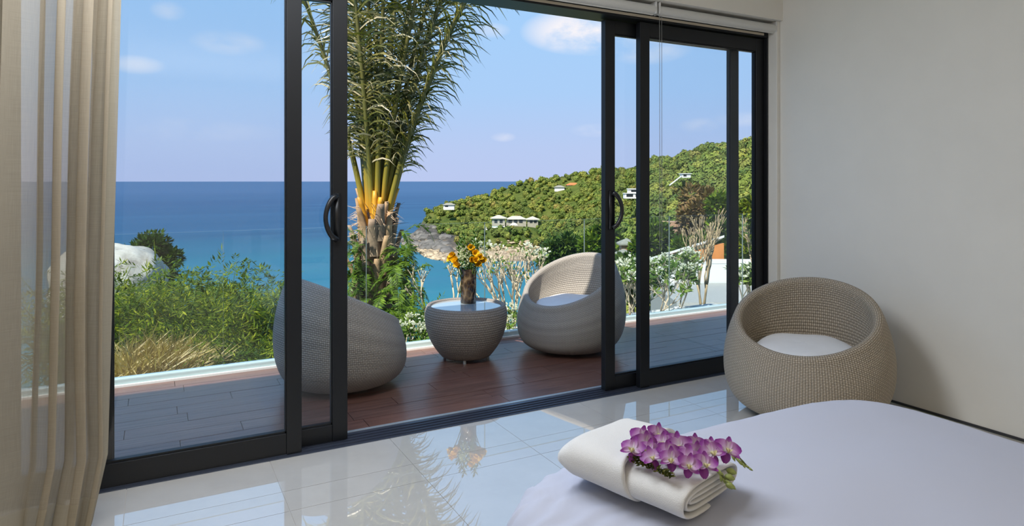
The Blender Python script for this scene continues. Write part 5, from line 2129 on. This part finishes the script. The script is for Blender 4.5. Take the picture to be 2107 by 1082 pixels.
def frangipani(name, lab, u, d, vbase, vtop, seed, depth, nstem, flower_p, leaf_n, m=None, cap=60, grp=None, lean=0.5, spread=0.55, rad=0.018, leaflen=0.11, fl_s=0.04, kids=(2, 3)):
    r = random.Random(seed)
    base = at(u, d, zat(vbase, d))
    root = tag(empty(name, base), lab, 'tree', grp)
    H = zat(vtop, d) - base.z
    out, tips = MB(), []
    l0 = H * 0.36
    for k in range(nstem):
        a_ = 2 * PI * k / nstem + r.uniform(-0.4, 0.4)
        d0 = Vector((math.cos(a_) * lean, math.sin(a_) * lean, 1)).normalized()
        branching(r, Vector((0.03 * math.cos(a_), 0.03 * math.sin(a_), 0)), d0, l0 * r.uniform(0.85, 1.15), rad, depth, out, tips, spread, 0.25, kids)
    # scale so that the highest tip meets the wanted height
    zmax = max(t[0].z for t in tips)
    k_ = H / zmax
    out.v = [(x_ * k_, y_ * k_, z_ * k_) for x_, y_, z_ in out.v]
    tips = [(p * k_, dd_) for p, dd_ in tips]
    out.build('branches', m or MAT['twig'], root, True)
    P, D, N, L = [], [], [], []
    for p, dd_ in tips:
        for k in range(leaf_n):
            s = dd_.orthogonal().normalized(); s.rotate(Matrix.Rotation(r.uniform(0, 6.28), 3, dd_))
            x_ = (s + dd_ * r.uniform(0.1, 0.9)).normalized()
            P.append(p - dd_ * r.uniform(0, 0.05)); D.append(x_); N.append(x_.cross(dd_).normalized()); L.append(leaflen * r.uniform(0.5, 1.2))
    if P:
        V, F = leaves(P, D, N, np.array(L), np.array(L) * 0.34, 0.2)
        stuff(np_mesh('leaves', V, F, MAT['frang_leaf'], root))
    nfl = 0
    for p, dd_ in tips:
        if r.random() < flower_p and nfl < cap and p.z > 0.72 * H:
            nfl += 1
            mb = MB()
            for k in range(r.randint(4, 7)):
                s = Vector((r.gauss(0, 1), r.gauss(0, 1), r.gauss(0.4, 0.6))).normalized()
                bloom(mb, p + dd_ * 0.03 + s * fl_s * 0.8, (s + dd_ * 0.3), 5, fl_s, fl_s * 0.62, r, 0.35)
            mb.build('blossom_cluster', MAT['whitebloom'], root, True)
    return root


frangipani('frangipani', 'wide pale-branched frangipani with white blossoms behind the round table', 1058, 8.0, 690, 505, 2, 4, 6, 0.32, 1, cap=26, lean=0.66, spread=0.50, rad=0.026, fl_s=0.038, leaflen=0.09)
frangipani('frangipani', 'frangipani branches with few white flowers left of the vase', 905, 7.6, 680, 540, 5, 3, 2, 0.5, 2, cap=6, lean=0.7, spread=0.5, rad=0.018, fl_s=0.032, leaflen=0.07)
frangipani('frangipani', 'leafy frangipani low between the round table and the right deck chair', 1070, 7.0, 720, 640, 9, 3, 4, 0.35, 5, lean=0.8, rad=0.012, fl_s=0.03, leaflen=0.09)
frangipani('frangipani', 'flowering leafy frangipani with white blossoms in front of the palm foot', 850, 6.2, 730, 660, 12, 3, 4, 0.55, 6, lean=0.8, rad=0.010, fl_s=0.028, leaflen=0.08)
for u, d, vb, vt, sd, lab in ((1275, 7.6, 690, 540, 21, 'leafy white-flowering frangipani seen just right of the deck chair back'),
                              (1345, 8.2, 680, 525, 22, 'leafy white-flowering frangipani in the middle of the right glass panel'),
                              (1390, 8.8, 660, 520, 23, 'slender white-flowering frangipani left of the bare tree'),
                              (1310, 9.4, 660, 540, 24, 'white-flowering frangipani hidden behind the wide right door stile'),
                              (1535, 8.6, 640, 545, 25, 'white-flowering frangipani at the far right edge of the glass')):
    frangipani('frangipani', lab, u, d, vb, vt, sd, 4, 3, 0.40, 6, grp='flowering frangipani by the planter', lean=0.4, spread=0.5, rad=0.016, fl_s=0.034, leaflen=0.10)
frangipani('bare_tree', 'tall bare tan-branched tree in front of the white neighbouring house', 1445, 10.5, 640, 425, 31, 4, 4, 0.0, 0, m=MAT['twig2'], lean=0.28, spread=0.32, rad=0.030, kids=(2, 2, 3))
frangipani('bare_tree', 'pale bare tree at the far right edge of the glass behind the flowering shrub', 1560, 13.0, 620, 425, 33, 4, 2, 0.0, 1, m=MAT['twig2'], lean=0.3, spread=0.4, rad=0.03)

for i, (u, d, v0, v1, wp, m, lab) in enumerate([
        (1345, 60, 455, 560, 95, MAT['bush_leaf'], 'rounded green tree low on the slope in the middle of the right panel'),
        (1440, 62, 395, 520, 110, leaf_mat('rusty_leaf', [(0.10, 0.085, 0.02), (0.20, 0.14, 0.04), (0.27, 0.15, 0.06)], 0.2), 'rusty brown tree behind the top of the bare tree'),
        (1490, 50, 395, 580, 110, MAT['bush_leaf'], 'tall light-green tree right of the rusty brown tree'),
        (1175, 95, 496, 560, 130, MAT['dark_leaf'], 'broad dark green tree below the headland, behind the right deck chair'),
        (1235, 80, 478, 560, 110, MAT['bush_leaf'], 'green tree standing behind the right door edge above the deck chair'),
        (1300, 48, 535, 620, 110, MAT['dark_leaf'], 'dark green tree below the pavilion roofs'),
        (1420, 40, 500, 620, 120, MAT['bush_leaf'], 'green tree behind the white neighbouring house'),
        (1545, 45, 400, 600, 90, MAT['bamboo_leaf'], 'yellow-green tree filling the narrow pane at the far right')]):
    clump_tree('slope_tree', lab, u, d, v0, v1, wp, m, 60 + i, 5200, d * 0.0105)
